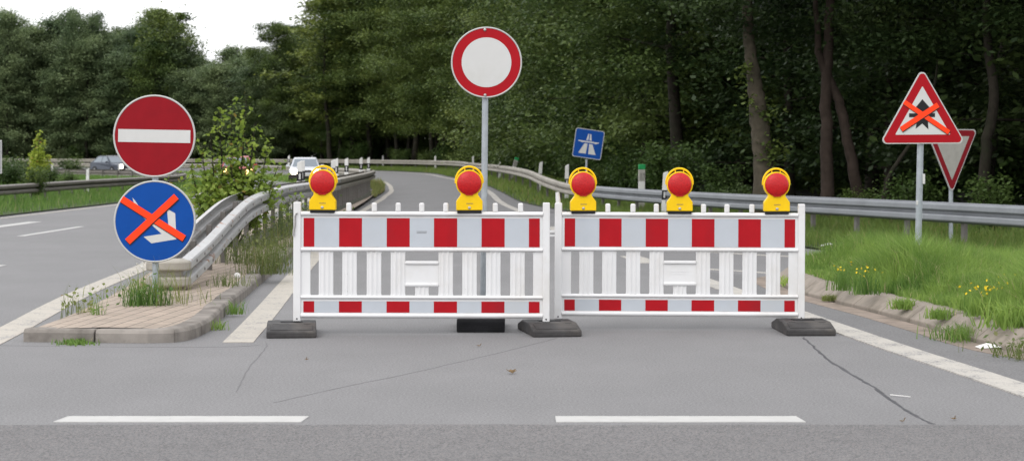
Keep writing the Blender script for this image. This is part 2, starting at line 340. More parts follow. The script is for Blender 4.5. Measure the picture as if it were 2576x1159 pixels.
# paired stations of the double guardrail (left) and the outer guardrail (right), with the banking of the ramp
ST = [(-4.35, 50, 2.45, 51.5, .0), (-4.62, 60, 1.25, 60, .05), (-4.95, 70, .5, 70, .22), (-5.9, 84, -.5, 86, .33), (-8.2, 100, -2.2, 108, .36), (-12, 120, -4.3, 132, .38),
      (-17.5, 140, -11, 157, .38), (-27, 160, -20, 170, .40), (-45, 174, -40, 184, .40), (-80, 182, -80, 192, .40)]
A1 = catmull([(a, b, 0) for a, b, c, d, e in ST], 10); A2 = catmull([(c, d, e) for a, b, c, d, e in ST], 10); NS = len(A1)
def at_t(t, dz=0.0, off=0.0):
    t = np.asarray(t) if not np.isscalar(t) else np.full(NS, t); t = t[:, None]
    P = A1 * (1 - t) + A2 * t; P[:, 2] = A2[:, 2] * t[:, 0] + dz
    return P
def interp_t(vals): return np.interp(np.arange(NS) / 10.0, np.arange(len(vals)), vals)
vs, fs = grid_rows([at_t(.02, .006), at_t(.25, .006), at_t(.5, .006), at_t(.75, .006), at_t(.93, .006)]); mb = MB(); mb.add(vs, fs); struct(mb.build('ramp_road', 'asphalt_ramp'))
tl = interp_t([.075, .085, .095, .15, .28, .28, .25, .25, .25, .25]); tr_ = interp_t([.68, .735, .765, .775, .77, .76, .75, .75, .75, .75])
L = at_t(tl, .012); struct(strip('ramp_edge_line', offset(L, -.09)[:78], offset(L, .09)[:78], 'paint_dirty'))
L = at_t(tr_, .012); struct(strip('ramp_edge_line', offset(L, -.10), offset(L, .10), 'paint_worn'))
tg = interp_t([.86, .84, .83, .83, .82, .82, .82, .82, .82, .82])
L = at_t(tr_, .010); struct(strip('ramp_shoulder', offset(L, .12), at_t(tg + .02, .010), 'asphalt_dark'))
# verge between ramp and outer guardrail
rows = [at_t(tg, .03), at_t(.5 * (tg + 1), .07), at_t(1.0, .03), offset(at_t(1.0, .06), 3.2)]
FARV = grid_rows(rows); mb = MB(); mb.add(*FARV); struct(mb.build('verge', 'verge'))
AEn = [(9.2, 14), (7.5, 22), (5.9, 27.3), (5.07, 29.7), (4.6, 31.7), (3.2, 37.5), (2.3, 43), (1.5, 51.5)]; R2n = [(10.2, 14), (8.5, 22), (7.3, 27.3), (6.7, 30), (6.25, 32), (4.95, 37.5), (3.85, 43), (2.45, 51.5)]
ae = catmull([(x, y, .03) for x, y in AEn], 6); r2n = catmull([(x, y, .03) for x, y in R2n], 6)
NEARV = grid_rows([ae, .5 * (ae + r2n) + np.array([0, 0, .03]), r2n, offset(r2n, 3.2) + np.array([0, 0, .05])]); mb = MB(); mb.add(*NEARV); struct(mb.build('verge', 'verge'))
R2 = np.concatenate([r2n[:-1], A2 * np.array([1, 1, 1]) + np.array([0, 0, .03])])
r2e = np.concatenate([np.array([[11.6, 4, .03], [10.9, 9, .03]]), R2])
mb = MB(); mb.add(*grid_rows([offset(r2e, 3.1) + np.array([0, 0, .05]), offset(r2e, 12) + np.array([0, 0, .1]), offset(r2e, 160) + np.array([0, 0, .6])])); struct(mb.build('terrain', 'forest_floor'))
# left verge
E1 = catmull([(-12.6, -20, .03), (-12.4, 15, .03), (-12.2, 48, .03), (-12.0, 61, .03), (-12.3, 80, .03), (-13.6, 95, .03), (-17, 110, .03), (-23, 122, .03), (-36, 133, .03), (-70, 142, .03)], 6)
far = E1.copy(); far[:, 0] = np.minimum(E1[:, 0] - 14, -32); far[-8:, 1] -= 14; far[:, 2] = .12
LEFTV = grid_rows([E1, .5 * (E1 + far) + np.array([0, 0, .05]), far]); mb = MB(); mb.add(*LEFTV); far2 = far.copy(); far2[:, 0] -= 120
mb.add(*grid_rows([far, far2])); struct(mb.build('verge', 'verge'))
# strip of green between the left road and the double guardrail, beyond the bend
bx = [at_t(-.30, .04)[36:], at_t(-.05, .07)[36:]]; MEDV = grid_rows(bx); mb = MB(); mb.add(*MEDV); struct(mb.build('verge', 'verge'))
nose = [at_t(.01, .05)[18:56], at_t(np.maximum(tl - .05, .03), .035)[18:56]]; NOSEV = grid_rows(nose); mb = MB(); mb.add(*NOSEV); struct(mb.build('verge', 'verge_dark'))

# paved splitter island under the double guardrail, with its kerb stones
IY = [15.86, 17.6, 20.4, 24, 30, 37, 50, 62, 78]; IL = [-3.78, -3.80, -3.97, -4.27, -4.67, -4.95, -5.28, -5.7, -6.3]; IR = [-2.68, -2.68, -2.83, -2.98, -3.26, -3.53, -4.02, -4.45, -5.2]
lp = catmull([(x, y, .1) for x, y in zip(IL, IY)], 4); rp = catmull([(x, y, .1) for x, y in zip(IR, IY)], 4); l0 = lp - np.array([.06, 0, .098])
mb = MB(); mb.add(*grid_rows([l0, lp, .5 * (lp + rp) + np.array([0, 0, .012]), rp])); mb.add([(-3.84, 15.85, 0), (-3.78, 15.86, .1), (-2.68, 15.86, .1), (-2.68, 15.85, 0)], [(0, 1, 2, 3)]); struct(mb.build('traffic_island', 'pavers'))
def kerb(name, path, wid, h, mat, n_len=.9, gap=.012, slant=0.0, jit=.006):
    P = catmull(path, 40); d = np.r_[0, np.cumsum(np.linalg.norm(np.diff(P[:, :2], axis=0), axis=1))]; mb = MB(); s = 0
    while s + .2 < d[-1]:
        e = min(s + n_len * random.uniform(.85, 1.15), d[-1]); q = np.linspace(s + gap / 2, e - gap / 2, 4)
        C = np.stack([np.interp(q, d, P[:, i]) for i in range(3)], 1); N = normals2(C); dz = random.uniform(-jit, jit); vs = []
        for c, nn in zip(C, N):
            prof = [(0, -.03), (0, h * (.25 if slant else .72)), (.018 + slant * .88, h * .985), (.03 + slant, h), (wid, h), (wid, -.03)]
            for a, z in prof: vs.append((c[0] - nn[0] * a, c[1] - nn[1] * a, c[2] + z + (dz if z > 0 else 0)))
        k = 6; fs = [(i * k + j, i * k + (j + 1) % k, (i + 1) * k + (j + 1) % k, (i + 1) * k + j) for i in range(3) for j in range(k)] + [tuple(range(k))[::-1], tuple(range(3 * k, 4 * k))]
        mb.add(vs, fs); s = e
    return struct(mb.build(name, mat, bevel=.008 if slant else .014))
kerb('kerb', [(-3.86, 15.82, 0), (-3.2, 15.74, 0), (-2.78, 15.72, 0), (-2.58, 15.92, 0), (-2.53, 16.8, 0), (-2.61, 18.1, 0), (-2.82, 22.0, 0), (-2.97, 25, 0), (-3.18, 29.2, 0), (-3.46, 36, 0), (-3.92, 50, 0)], .17, .108, 'kerb', .62)
# grassy island on the right: slanted kerb, gutter, mound
KB = [(9.5, 10.6, 0), (6.0, 11.6, 0), (4.5, 13.0, 0), (3.82, 14.7, 0), (3.64, 15.6, 0), (3.56, 16.7, 0), (3.40, 18.4, 0), (3.20, 20, 0), (3.06, 21.2, 0), (3.03, 23.0, 0), (3.2, 24.0, 0), (3.75, 24.6, 0), (5.0, 24.6, 0), (7.0, 22.5, 0), (8.6, 16.0, 0)]
KB = [(x, y, z) for x, y, z in KB]
kerb('kerb', [(x, y, 0) for x, y, z in KB[::-1]][2:], .30, .155, 'kerb_pale', 1.0, .022, slant=.15, jit=.003)
kp = catmull(KB, 10)
_a, _b = offset(kp, .03), offset(kp, .16); _a[:, 2] = .012; _b[:, 2] = .135; struct(strip('kerb_bed', _a, _b, 'verge_dark'))
struct(strip('gutter', offset(kp, -.02), offset(kp, -.24), 'gutter', z=.008))
kin = offset(kp, .24); kin[:, 2] = .135; cen = np.array([6.2, 18.0, .20]); mid = kin * .45 + cen * .55; mid[:, 2] = .24; inn = kin * .8 + cen * .2; inn[:, 2] = .21
MOUND = grid_rows([kin, inn, mid, np.repeat(cen[None], len(kin), 0)]); mb = MB(); mb.add(*MOUND); struct(mb.build('grass_island', 'verge'))
# dark shoulder beside the right edge line
er = catmull([(4.2, 2, 0), (3.62, 7, 0), (3.20, 12.5, 0), (2.93, 15.2, 0), (2.68, 18.1, 0), (2.26, 23.3, 0), (2.0, 26.4, 0)], 8)
kr = offset(kp, -.24)
struct(strip('road_shoulder', [(3.66, 8.5), (3.26, 12.5), (3.03, 15), (2.80, 18), (2.6, 20.5), (2.38, 23.3)], [(12, 10.2), (5.0, 12.2), (3.60, 14.7), (3.2, 18), (2.86, 20.9), (2.8, 23.3)], 'asphalt_dark', z=.004) if False else
       (lambda A, B: strip('road_shoulder', A, B, 'asphalt_dark'))([(3.40, 10.98, .004), (3.26, 12.5, .004), (3.03, 15, .004), (2.80, 18, .004), (2.6, 20.5, .004), (2.38, 23.3, .004), (2.15, 26, .004)],
                                                                  [(8, 10.98, .004), (4.6, 12.5, .004), (3.66, 14.6, .004), (3.28, 18, .004), (2.90, 20.9, .004), (2.84, 23.3, .004), (3.0, 24.3, .004)]))
def line(name, pts, wid, mat, z=.005, n=8, jag=0):
    P = catmull([(p[0], p[1], z) for p in pts], n) if len(pts) > 2 else np.array([(pts[0][0], pts[0][1], z), (pts[1][0], pts[1][1], z)], float)
    return struct(strip(name, offset(P, -wid / 2), offset(P, wid / 2), mat))
line('edge_line', er[14:], .25, 'paint_worn', z=.009, n=1)
line('edge_line', [(-3.95, 13.2), (-4.16, 16.3), (-4.57, 21.2), (-4.9, 27.5), (-5.3, 34), (-5.75, 42), (-6.2, 52), (-6.75, 68), (-7.7, 84), (-10.0, 100), (-13.8, 118), (-19.5, 138), (-29, 157)], .27, 'paint_dirty')
line('edge_line', [(-2.15, 15.75), (-2.29, 18.5), (-2.64, 24.7), (-3.06, 33), (-3.52, 44), (-3.84, 51)], .24, 'paint_dirty')
line('edge_line', offset(E1, .35)[4:], .14, 'paint_dirty', n=1)
for a, b, wd in (((-8.9, 36.4), (-8.84, 41.2), .15), ((-10.55, 38.0), (-10.5, 44.2), .30), ((-6.9, 24.0), (-6.82, 26.8), .15), ((-8.8, 49), (-8.75, 53.5), .15)): line('lane_dash', [a, b], wd, 'paint')
for a, b in (((1.86, 27.3), (1.72, 29.2)), ((1.58, 31), (1.43, 33)), ((1.28, 35), (1.12, 37)), ((.95, 39), (.8, 41.2)), ((.62, 43.4), (.45, 45.8))): line('lane_dash', [a, b], .3, 'paint_worn')
line('edge_line', [(1.6, 33.5), (2.8, 30.9), (3.6, 29.6), (4.05, 29.05), (4.7, 27.9), (6.2, 25.4)], .14, 'paint_worn')
line('edge_line', [(2.35, 26.05), (2.62, 25.75), (3.0, 25.3), (3.2, 25.0)], .13, 'paint_worn')
def dash(px0, px1, s0, s1):
    mb = MB(); Y0, Y1 = 11.05, 11.29; x0, x1 = X(px0, 11.17), X(px1, 11.17)
    N = 60; a = [(x0 + (x1 - x0) * i / N + (s0 if i == 0 else 0), Y1 + random.uniform(-.004, .004), .005) for i in range(N + 1)]; b = [(x0 + (x1 - x0) * i / N + (s1 if i == N else 0), Y0 + random.uniform(-.004, .004), .005) for i in range(N + 1)]
    mb.add(a + b, [(i, i + 1, N + 2 + i, N + 1 + i) for i in range(N)]); return struct(strip('waiting_line_dash', a, b, 'paint'))
dash(146, 772, .03, -.02); dash(1398, 2010, 0, .02); dash(2640, 3260, 0, 0); dash(-1120, -480, 0, 0)
def seam(pts, wid, mat):
    P = catmull([tuple(G(x, y)[:2]) + (.0012,) for x, y in pts], 8); P[:, 0] += RNG.normal(0, .004, len(P)); hw = wid / 2 * RNG.uniform(.5, 1.25, len(P)); return struct(strip('road_seam', offset(P, -hw), offset(P, hw), mat))
seam([(2020, 848), (2037, 862), (2085, 905), (2150, 945), (2200, 975), (2245, 1008), (2300, 1043), (2348, 1066)], .024, 'tar')
seam([(690, 1012), (850, 976), (1060, 932), (1290, 878), (1400, 850)], .014, 'joint'); pass
seam([(672, 862), (660, 885), (620, 935), (596, 985)], .010, 'joint'); seam([(-40, 868), (300, 872), (560, 872), (650, 868)], .02, 'joint'); pass

# ------------------------------------------------------------------ guardrails
WP = [(0, 0), (.022, -.008), (.074, -.026), (.086, -.042), (.086, -.106), (.076, -.120), (.004, -.134), (.004, -.176), (.076, -.190), (.086, -.204), (.086, -.264), (.074, -.282), (.022, -.302), (0, -.31)]
def beam(name, P, side, mat, parent, joint=4.0):
    N = normals2(P) * side; prof = WP + [(d - .006, z) for d, z in WP[::-1]]; k = len(prof); vs = []
    for p, n in zip(P, N):
        for d, z in prof: vs.append((p[0] + n[0] * d, p[1] + n[1] * d, p[2] + z))
    fs = [(i * k + j, i * k + (j + 1) % k, (i + 1) * k + (j + 1) % k, (i + 1) * k + j) for i in range(len(P) - 1) for j in range(k)] + [tuple(range(k)), tuple(range(len(vs) - k, len(vs)))]
    mb = MB(); mb.add(vs, fs); o = mb.build(name, mat, parent); return o
mbp = MB(); mbp.box((0, 0, .5), (.06, .10, 1)); POSTM = None
def posts(P, side, parent, spacing, ground, y0=-1e9, y1=1e9, back=.05):
    global POSTM
    d = np.r_[0, np.cumsum(np.linalg.norm(np.diff(P[:, :2], axis=0), axis=1))]; N = normals2(P)
    for s in np.arange(.3, d[-1], spacing):
        p = [np.interp(s, d, P[:, i]) for i in range(3)]; n = [np.interp(s, d, N[:, i]) for i in range(2)]
        if not (y0 <= p[1] <= y1): continue
        if POSTM is None:
            o = mbp.build('post', 'post', parent, bevel=.006); POSTM = o.data
        else:
            o = bpy.data.objects.new('post', POSTM); COL.objects.link(o); o.parent = parent
        g = ground(p[1]) if callable(ground) else p[2] - ground
        o.location = (p[0] - n[0] * side * back, p[1] - n[1] * side * back, g - .05); o.scale = (1, 1, p[2] - .03 - g + .05); o.rotation_euler = (0, 0, math.atan2(-n[0], n[1]) + math.pi / 2)
R1near = [(-3.33, 20.3, .43), (-3.38, 22.1, .55), (-3.49, 24.8, .745), (-3.60, 27.5, .893), (-3.756, 31.4, .945), (-3.9, 35.1, .95), (-4.1, 41, .92), (-4.35, 50, .90), (-4.62, 60, .90), (-4.95, 70, .90), (-5.9, 84, .86), (-8.2, 100, .82), (-12, 120, .78), (-17.5, 140, .76), (-27, 160, .78), (-45, 174, .78)]
R1 = catmull(R1near, 8); R1L = offset(R1, -.28)
g1 = empty('guardrail', (0, 0, 0)); tag(g1, 'double sided steel guardrail with scuffed white rusty end rising behind the no-entry sign', 'guardrail', 'guardrails')
beam('beam', R1[:57], 1, 'rail_white', g1); beam('beam', R1L[:49], -1, 'rail_white', g1)
beam('beam', R1[56:], 1, 'rail_old', g1); beam('beam', R1L[48:], -1, 'rail_old', g1)
gi = lambda y: .1 if y < 78 else .04
posts(R1, 1, g1, 1.6, gi, 21, 44, .14); posts(R1, 1, g1, 1.0, gi, 44, 76, .14); posts(R1, 1, g1, 4.0, gi, 76, 130, .14)
_c = R1[(R1[:, 1] > 30) & (R1[:, 1] < 77)].copy(); _c[:, 2] = .118; struct(strip('median_shade_strip', offset(_c, -.55), offset(_c, .08), 'verge_dark'))  # dark strip paints the shade below the two beams
mb = MB()                                                        # rounded end plate joining both beams
N1 = 14; vs = []
for i in range(N1 + 1):
    a = math.pi * i / N1; r_ = .10
    cx = -3.47 - .0 + .14 * math.copysign(min(1, abs(math.cos(a)) ** .35), math.cos(a)); cy = 20.32 - .10 * math.sin(a) ** .6
    for dd, z in WP: vs.append((cx + math.cos(a) * dd, cy - math.sin(a) * dd, .43 + z))
k = len(WP); mb.add(vs, [(i * k + j, i * k + j + 1, (i + 1) * k + j + 1, (i + 1) * k + j) for i in range(N1) for j in range(k - 1)]); o = mb.build('end_plate', 'rail_old', g1)
so = o.modifiers.new('thickness', 'SOLIDIFY'); so.thickness = .006
mb = MB(); mb.box((-3.47, 20.42, .41), (.24, .18, .012)); mb.build('cover_plate', 'post', g1)
bm_ = None
for p in R1[2:60:3]:
    for dz in (-.075, -.235):
        if bm_ is None: mb = MB(); mb.lathe([(.0, -.006), (.016, -.004), (.018, .004)], 8, mtx=Matrix.Rotation(R(80), 4, 'Z')); o = mb.build('bolt', 'post', g1); bm_ = o.data
        else: o = bpy.data.objects.new('bolt', bm_); COL.objects.link(o); o.parent = g1
        o.location = (p[0] + .088, p[1], p[2] + dz)
# outer guardrail on the right: galvanised near part, weathered far part
T2 = [(10.2, 14, .77), (8.5, 22, .77), (7.15, 28, .765), (5.6, 34.5, .74), (4.3, 40.5, .70), (3.0, 47, .675), (2.12, 52.5, .665)]
b2a = catmull(T2, 8); g2 = empty('guardrail', (0, 0, 0)); tag(g2, 'galvanised grey guardrail behind the grassy verge on the right', 'guardrail', 'guardrails')
beam('beam', b2a, -1, 'rail_grey', g2); posts(b2a, -1, g2, 2.0, .72)
T3 = [(2.12, 52.5, .665), (1.5, 55.2, .70), (1.0, 61, .82), (.5, 70, .97), (-.5, 86, 1.03), (-2.2, 108, 1.06), (-4.3, 132, 1.09), (-11, 157, 1.10), (-20, 170, 1.12), (-40, 184, 1.12), (-75, 191, 1.12)]
b2b = catmull(T3, 10); g3 = empty('guardrail', (0, 0, 0)); tag(g3, 'weathered pale guardrail following the bend of the ramp below the wood', 'guardrail', 'guardrails')
beam('beam', b2b, -1, 'rail_old', g3); posts(b2b, -1, g3, 4.0, .72)
mb = MB(); mb.box((0, 0, 0), (.02, .34, .33)); 
# left guardrail of the motorway slip road
T4 = [(-14.4, 36, .62), (-14.7, 48, .60), (-14.85, 58, .60), (-14.9, 71, .60), (-14.6, 82, .60), (-14.9, 90, .60), (-16.6, 100, .62), (-21.5, 112, .64), (-32, 122, .66), (-55, 131, .68), (-80, 136, .7)]
b4 = catmull(T4, 8); g4 = empty('guardrail', (0, 0, 0)); tag(g4, 'dull brown grey guardrail along the green verge left of the no-entry sign', 'guardrail', 'guardrails')
beam('beam', b4, 1, 'rail_brown', g4); posts(b4, 1, g4, 2.0, .58)

# ------------------------------------------------------------------ barriers, feet, lamps
def barrier(loc, yaw, roll, label, pegs, text, latch):
    g = empty('road_barrier', loc, (0, R(roll), R(yaw))); tag(g, label, 'barrier', 'road barriers closing the ramp')
    D = .036
    for x0, wd in ((-1.022, .062), (1.024, .058)):
        mb = MB(); mb.box((x0, 0, .489), (wd, .05, .978)); o = mb.build('end_post', 'white_plastic', g, .008, seg=3)
        mb = MB(); mb.lathe([(0, -.004), (.006, -.003), (.007, .003)], 10, mtx=Matrix.Translation((x0, -.027, .022))); mb.build('bolt', 'foot_black', o)
    for z0, z1, d in ((.862, .902, .062), (.570, .606, .058), (.182, .214, .058), (.026, .070, .062)):
        mb = MB(); zc, hz = (z0 + z1) / 2, (z1 - z0) / 2; prof = [(math.cos(a) * d / 2, zc + math.sin(a) * hz) for a in np.linspace(0, 2 * math.pi, 17)[:-1]]
        vs = [(x, y, z) for x in (-.992, .996) for y, z in prof]; mb.add(vs, [(i, (i + 1) % 16, 16 + (i + 1) % 16, 16 + i) for i in range(16)], smooth=True); mb.build('rail', 'white_plastic', g)
    for x in pegs:
        mb = MB(); mb.box((x, 0, .936), (.042, .04, .075)); mb.build('peg', 'white_plastic', g, .012, seg=3)
    red = [(-.970, -.881), (-.678, -.490), (-.287, -.098), (.101, .292), (.492, .682), (.881, .970)]
    for z0, z1, nm in ((.602, .866, 'upper_panel'), (.066, .186, 'lower_panel')):
        mb = MB(); mb.box((0, .002, (z0 + z1) / 2), (1.99, .026, z1 - z0)); mb.build(nm, 'white_plastic', g)
        a, b = (.612, .848) if z0 > .5 else (.073, .166)
        mb = MB(); e = [-.970] + [v for r in red for v in r][1:-1] + [.970]
        for i in range(len(e) - 1):
            y = -.0135 if i % 2 else -.0140
            mb.add([(e[i], y, a), (e[i + 1], y, a), (e[i + 1], y, b), (e[i], y, b)], [(0, 1, 2, 3)], 0 if i % 2 == 0 else 1)
        mb.build('reflective_sheet', ['retro_red', 'retro_white'], g)
    def slat(x, wd, z0=.2, z1=.585, ribs=True):
        mb = MB(); n = 13 if ribs else 5; xs = np.linspace(-wd / 2, wd / 2, n)
        pr = [(xx, -.010 - (.0085 * (1 - abs(math.cos(1.5 * math.pi * (xx / (wd / 2)) )) ) if ribs and abs(xx) < wd * .46 else 0)) for xx in xs] + [(wd / 2, .012), (-wd / 2, .012)]
        k = len(pr); fl = [1, 1, 1.0]; vs = [(x + a * (1.10 if zi in (0, 3) else 1), b, z) for zi, z in enumerate((z0, z0 + .03, z1 - .03, z1)) for a, b in pr]
        mb.add(vs, [(i * k + j, i * k + (j + 1) % k, (i + 1) * k + (j + 1) % k, (i + 1) * k + j) for i in range(3) for j in range(k)] + [tuple(range(k)), tuple(range(3 * k, 4 * k))], smooth=False); return mb.build('slat', 'white_plastic', g)
    for x in (-.785, -.592, -.391, -.194, .198, .394, .589, .788): slat(x, .118)
    slat(-.957, .085, ribs=False); slat(.958, .082, ribs=False); slat(.003, .11, .2, .30)
    mb = MB(); mb.box((.002, 0, .390), (.272, .022, .20)); cp = mb.build('centre_plate', 'white_plastic', g)
    for z in (.482, .301):
        mb = MB(); mb.box((.002, 0, z), (.276, .05, .028)); mb.build('plate_rib', 'white_plastic', g, .01, seg=3)
    if text:
        mb = MB()
        for r, z in enumerate((.738, .731 - .005)):
            x = -.04
            while x < .04: wl = random.uniform(.003, .006); mb.box((x + wl / 2, -.0146, z), (wl, .0004, .0045 if r == 0 else .004)); x += wl + .0018
        mb.build('imprint', 'ink', g)
    else:
        mb = MB()
        for r, z in enumerate((.405, .385)):
            x = -.075
            while x < .075: wl = random.uniform(.007, .013); mb.box((x + wl / 2, -.0118, z), (wl, .0016, .010 if r == 0 else .007)); x += wl + .005
        mb.build('embossed_lettering', 'white_plastic', cp)
    if latch == 'hook':
        mb = MB(); mb.tube([(-1.02, -.03, .885), (-1.035, -.035, .885), (-1.040, -.035, .86), (-1.040, -.035, .79), (-1.048, -.035, .75), (-1.052, -.035, .70)], .008, 8); mb.build('hook', 'bolt', g)
    else:
        mb = MB(); mb.tube([(-1.020, 0, .93), (-1.026, 0, 1.0), (-1.032, 0, 1.068)], [.02, .02, .016], 10); mb.build('latch_pin', 'white_plastic', g)
        mb = MB(); mb.box((-1.075, .01, .735), (.075, .03, .022)); mb.box((-1.075, .01, .70), (.075, .03, .018)); mb.build('connector', 'white_plastic', g, .004)
    return g
ZB1 = 16.503
barrier((X(1060.3, ZB1), ZB1, .104), 0.0, 0.15, 'left red and white barrier with two lamps and a grey hook on its end post', (-.6, -.39, -.194, 0, .198, .604, .812), True, 'hook')
ZB2 = 16.92
barrier((X(1708.8, ZB2), ZB2, .085), -.6, .25, 'right red and white barrier with three lamps and a tall latch pin', (-.606, -.394, -.197, .2, .397, .607), False, 'pin')
def foot(loc, yaw, label, mat='foot', high=False):
    g = empty('barrier_foot', loc, (0, 0, R(yaw))); tag(g, label, 'barrier foot', 'barrier feet')
    L_, W_ = .80, .40
    if high: pr = [(-.40, 0), (-.40, .085), (-.375, .112), (.375, .112), (.40, .085), (.40, 0)]
    else: pr = [(-.40, 0), (-.40, .05), (-.385, .056), (-.17, .100), (.17, .100), (.385, .056), (.40, .05), (.40, 0)]
    mb = MB(); vs = [(x, y, z) for x in (-W_ / 2, W_ / 2) for y, z in pr]; k = len(pr)
    mb.add(vs, [tuple(range(k)), tuple(range(k, 2 * k))] + [(i, (i + 1) % k, k + (i + 1) % k, k + i) for i in range(k)]); mb.build('base', mat, g, .012, seg=3)
    sl = math.atan2(.044, .215)
    for s in (-1, 1):
        mb = MB()
        for x in (-.125, .125):
            if high: mb.box((x * 1.0, s * .402, .03), (.09, .006, .028))
            else: mb.box((0, 0, 0), (.055, .05, .004), mtx=Matrix.Translation((x, s * .215, .0925)) @ Matrix.Rotation(-s * sl, 4, 'X'))
        mb.build('grip_recess', 'foot_black', g)
    if not high:
        mb = MB()
        for s in (-1, 1):
            mb.box((0, 0, 0), (.34, .16, .008), mtx=Matrix.Translation((0, s * .285, .0775)) @ Matrix.Rotation(-s * sl, 4, 'X'))
        mb.build('ribbed_face', mat, g, .004)
    mb = MB(); mb.box((0, 0, .101), (.18, .10, .006)); mb.build('socket', 'foot_black', g)
    if high: mb = MB(); mb.box((0, -.401, .025), (.11, .006, .05)); mb.build('front_slot', 'foot_black', g)
    return g
foot((X(733, 16.5), 16.52, 0), 6.0, 'dark grey foot under the left end of the left barrier')
foot((X(1381, 16.65), 16.62, 0), 9, 'grey foot shared by both barriers at the gap between them')
foot((X(2012, 16.9), 16.72, 0), 2, 'weathered grey foot under the right end of the right barrier')
foot((X(1211, 17.05), 17.06, 0), 0, 'black foot of the white and red round sign behind the left barrier', 'foot_black', True)
def lamp():
    g = empty('warning_lamp', (0, 0, 0))
    mb = MB(); mb.box((0, 0, .004), (.20, .085, .024)); mb.build('base', 'black_plastic', g, .004)
    pl = [(-.1085, .016), (.1085, .016), (.1085, .088), (.104, .098), (.074, .138), (.070, .165), (.088, .215), (-.088, .215), (-.070, .165), (-.074, .138), (-.104, .098), (-.1085, .088)]
    mb = MB(); mb.prism(pl, -.045, .045); b = mb.build('body', 'yellow', g, .007, seg=3)
    mb = MB(); mb.lathe([(0, -.006), (.008, -.006), (.0125, -.002), (.013, .004)], 14, mtx=Matrix.Translation((0, -.046, .037))); mb.build('bolt', 'bolt', b)
    mb = MB()
    for z, w0 in ((.074, .052), (.068, .05)):
        x = -w0 / 2
        while x < w0 / 2: wl = random.uniform(.003, .006); mb.box((x + wl / 2, -.0455, z), (wl, .0006, .003)); x += wl + .0015
    mb.build('imprint', 'ink', b)
    T = Matrix.Translation((0, 0, .238))
    mb = MB(); mb.lathe([(.0, .05), (.100, .05), (.109, .04), (.110, -.035), (.107, -.042), (.100, -.043), (.099, -.03)], 48, mtx=T); mb.build('lens_housing', 'yellow', g)
    mb = MB(); prof = [(.0995, -.030), (.0985, -.046)] + [(.0985 * math.cos(a), -.046 - .036 * math.sin(a)) for a in np.linspace(.12, math.pi / 2, 9)]; mb.lathe(prof, 48, mtx=T); mb.build('lens', 'lens', g)
    mb = MB(); mb.box((0, -.052, .146), (.062, .016, .014)); mb.build('lens_catch', 'lens', g, .004)
    mb = MB(); pts = [(.112 * math.cos(a), .012, .252 + .122 * math.sin(a)) for a in np.linspace(-.12, math.pi + .12, 26)]; mb.tube(pts, [.0085] * 26, 8); hd = mb.build('handle', 'yellow', g)
    for a in np.linspace(.55, math.pi - .55, 4): mb = MB(); mb.tube([(.103 * math.cos(a), .012, .238 + .103 * math.sin(a)), (.112 * math.cos(a), .012, .252 + .122 * math.sin(a))], .005, 6); mb.build('handle_rib', 'yellow', hd)
    return g
proto = lamp(); first = True
for bx_, rel, bz, nm in ((1060.3, -.811, ZB1, 'red warning lamp on the left end of the left barrier'), (1060.3, .394, ZB1, 'red warning lamp beside the pole of the round white sign'), (1708.8, -.811, ZB2, 'red warning lamp below the tilted blue motorway sign'), (1708.8, .002, ZB2, 'red warning lamp on the middle of the right barrier'), (1708.8, .818, ZB2, 'red warning lamp on the right end of the right barrier')):
    o = proto if first else copy_tree(proto); first = False
    x = X(bx_, bz) + rel; z0 = (.104 if bz == ZB1 else .085) + .898 - rel * .003
    o.location = (x, bz - rel * (.0105 if bz == ZB2 else 0), z0); o.rotation_euler = (0, R(random.uniform(-.6, .6)), R(random.uniform(-3, 3))); tag(o, nm, 'warning lamp', 'red warning lamps on the barriers')

# ------------------------------------------------------------------ signs
def rounded(poly, r, n=6):
    out = []; k = len(poly)
    for i in range(k):
        p, a, b = Vector(poly[i]), Vector(poly[i - 1]), Vector(poly[(i + 1) % k]); u, v = (a - p).normalized(), (b - p).normalized()
        ang = u.angle(v); d = r / math.tan(ang / 2); c = p + (u + v).normalized() * (r / math.sin(ang / 2)); s, e = p + u * d - c, p + v * d - c
        for t in np.linspace(0, 1, n): q = s.slerp(e, t) if hasattr(s, 'slerp') and False else (s * (1 - t) + e * t); q = q.normalized() * r; out.append(tuple(c + q))
    return out
def flat(name, poly, y, mat, parent, th=.0008): mb = MB(); mb.prism(poly, y - th, y); return mb.build(name, mat, parent)
def disc(r, n=64): return [(r * math.cos(2 * math.pi * i / n), r * math.sin(2 * math.pi * i / n)) for i in range(n)]
def bar(p, q, w_):
    p, q = Vector(p), Vector(q); d = (q - p).normalized(); n = Vector((-d.y, d.x)) * w_ / 2; return [tuple(p - n), tuple(q - n), tuple(q + n), tuple(p + n)]
def cross(parts, parent, y, s=1.0, o=(0, 0)):
    for i, (p, q, w_) in enumerate(parts):
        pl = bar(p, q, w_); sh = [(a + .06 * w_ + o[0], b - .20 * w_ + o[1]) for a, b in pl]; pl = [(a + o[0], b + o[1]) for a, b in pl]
        t = flat('tape_strip', pl, y - .0036 - .0028 * i, 'tape', parent); flat('tape_shadow', sh, y - .0024 - .0028 * i, 'tape_shadow', t)  # dark offset copy paints the shadow beneath each tape strip
def face_disc(g, z, r, col, x=0, lean=0):
    f = empty('sign_face', (x, -.045, z), (0, R(lean), 0)); f.parent = g; return f
def pole(g, top, r=.03, lean=(0, 0), z0=-.05):
    mb = MB(); mb.tube([(lean[0], lean[1], z0), (0, 0, top)], r, 16); mb.lathe([(0, -.004), (r + .003, -.002), (r + .003, .02)], 16, mtx=Matrix.Translation((0, 0, top)) @ Matrix.Rotation(R(-90), 4, 'X')); return mb.build('pole', 'pole', g)
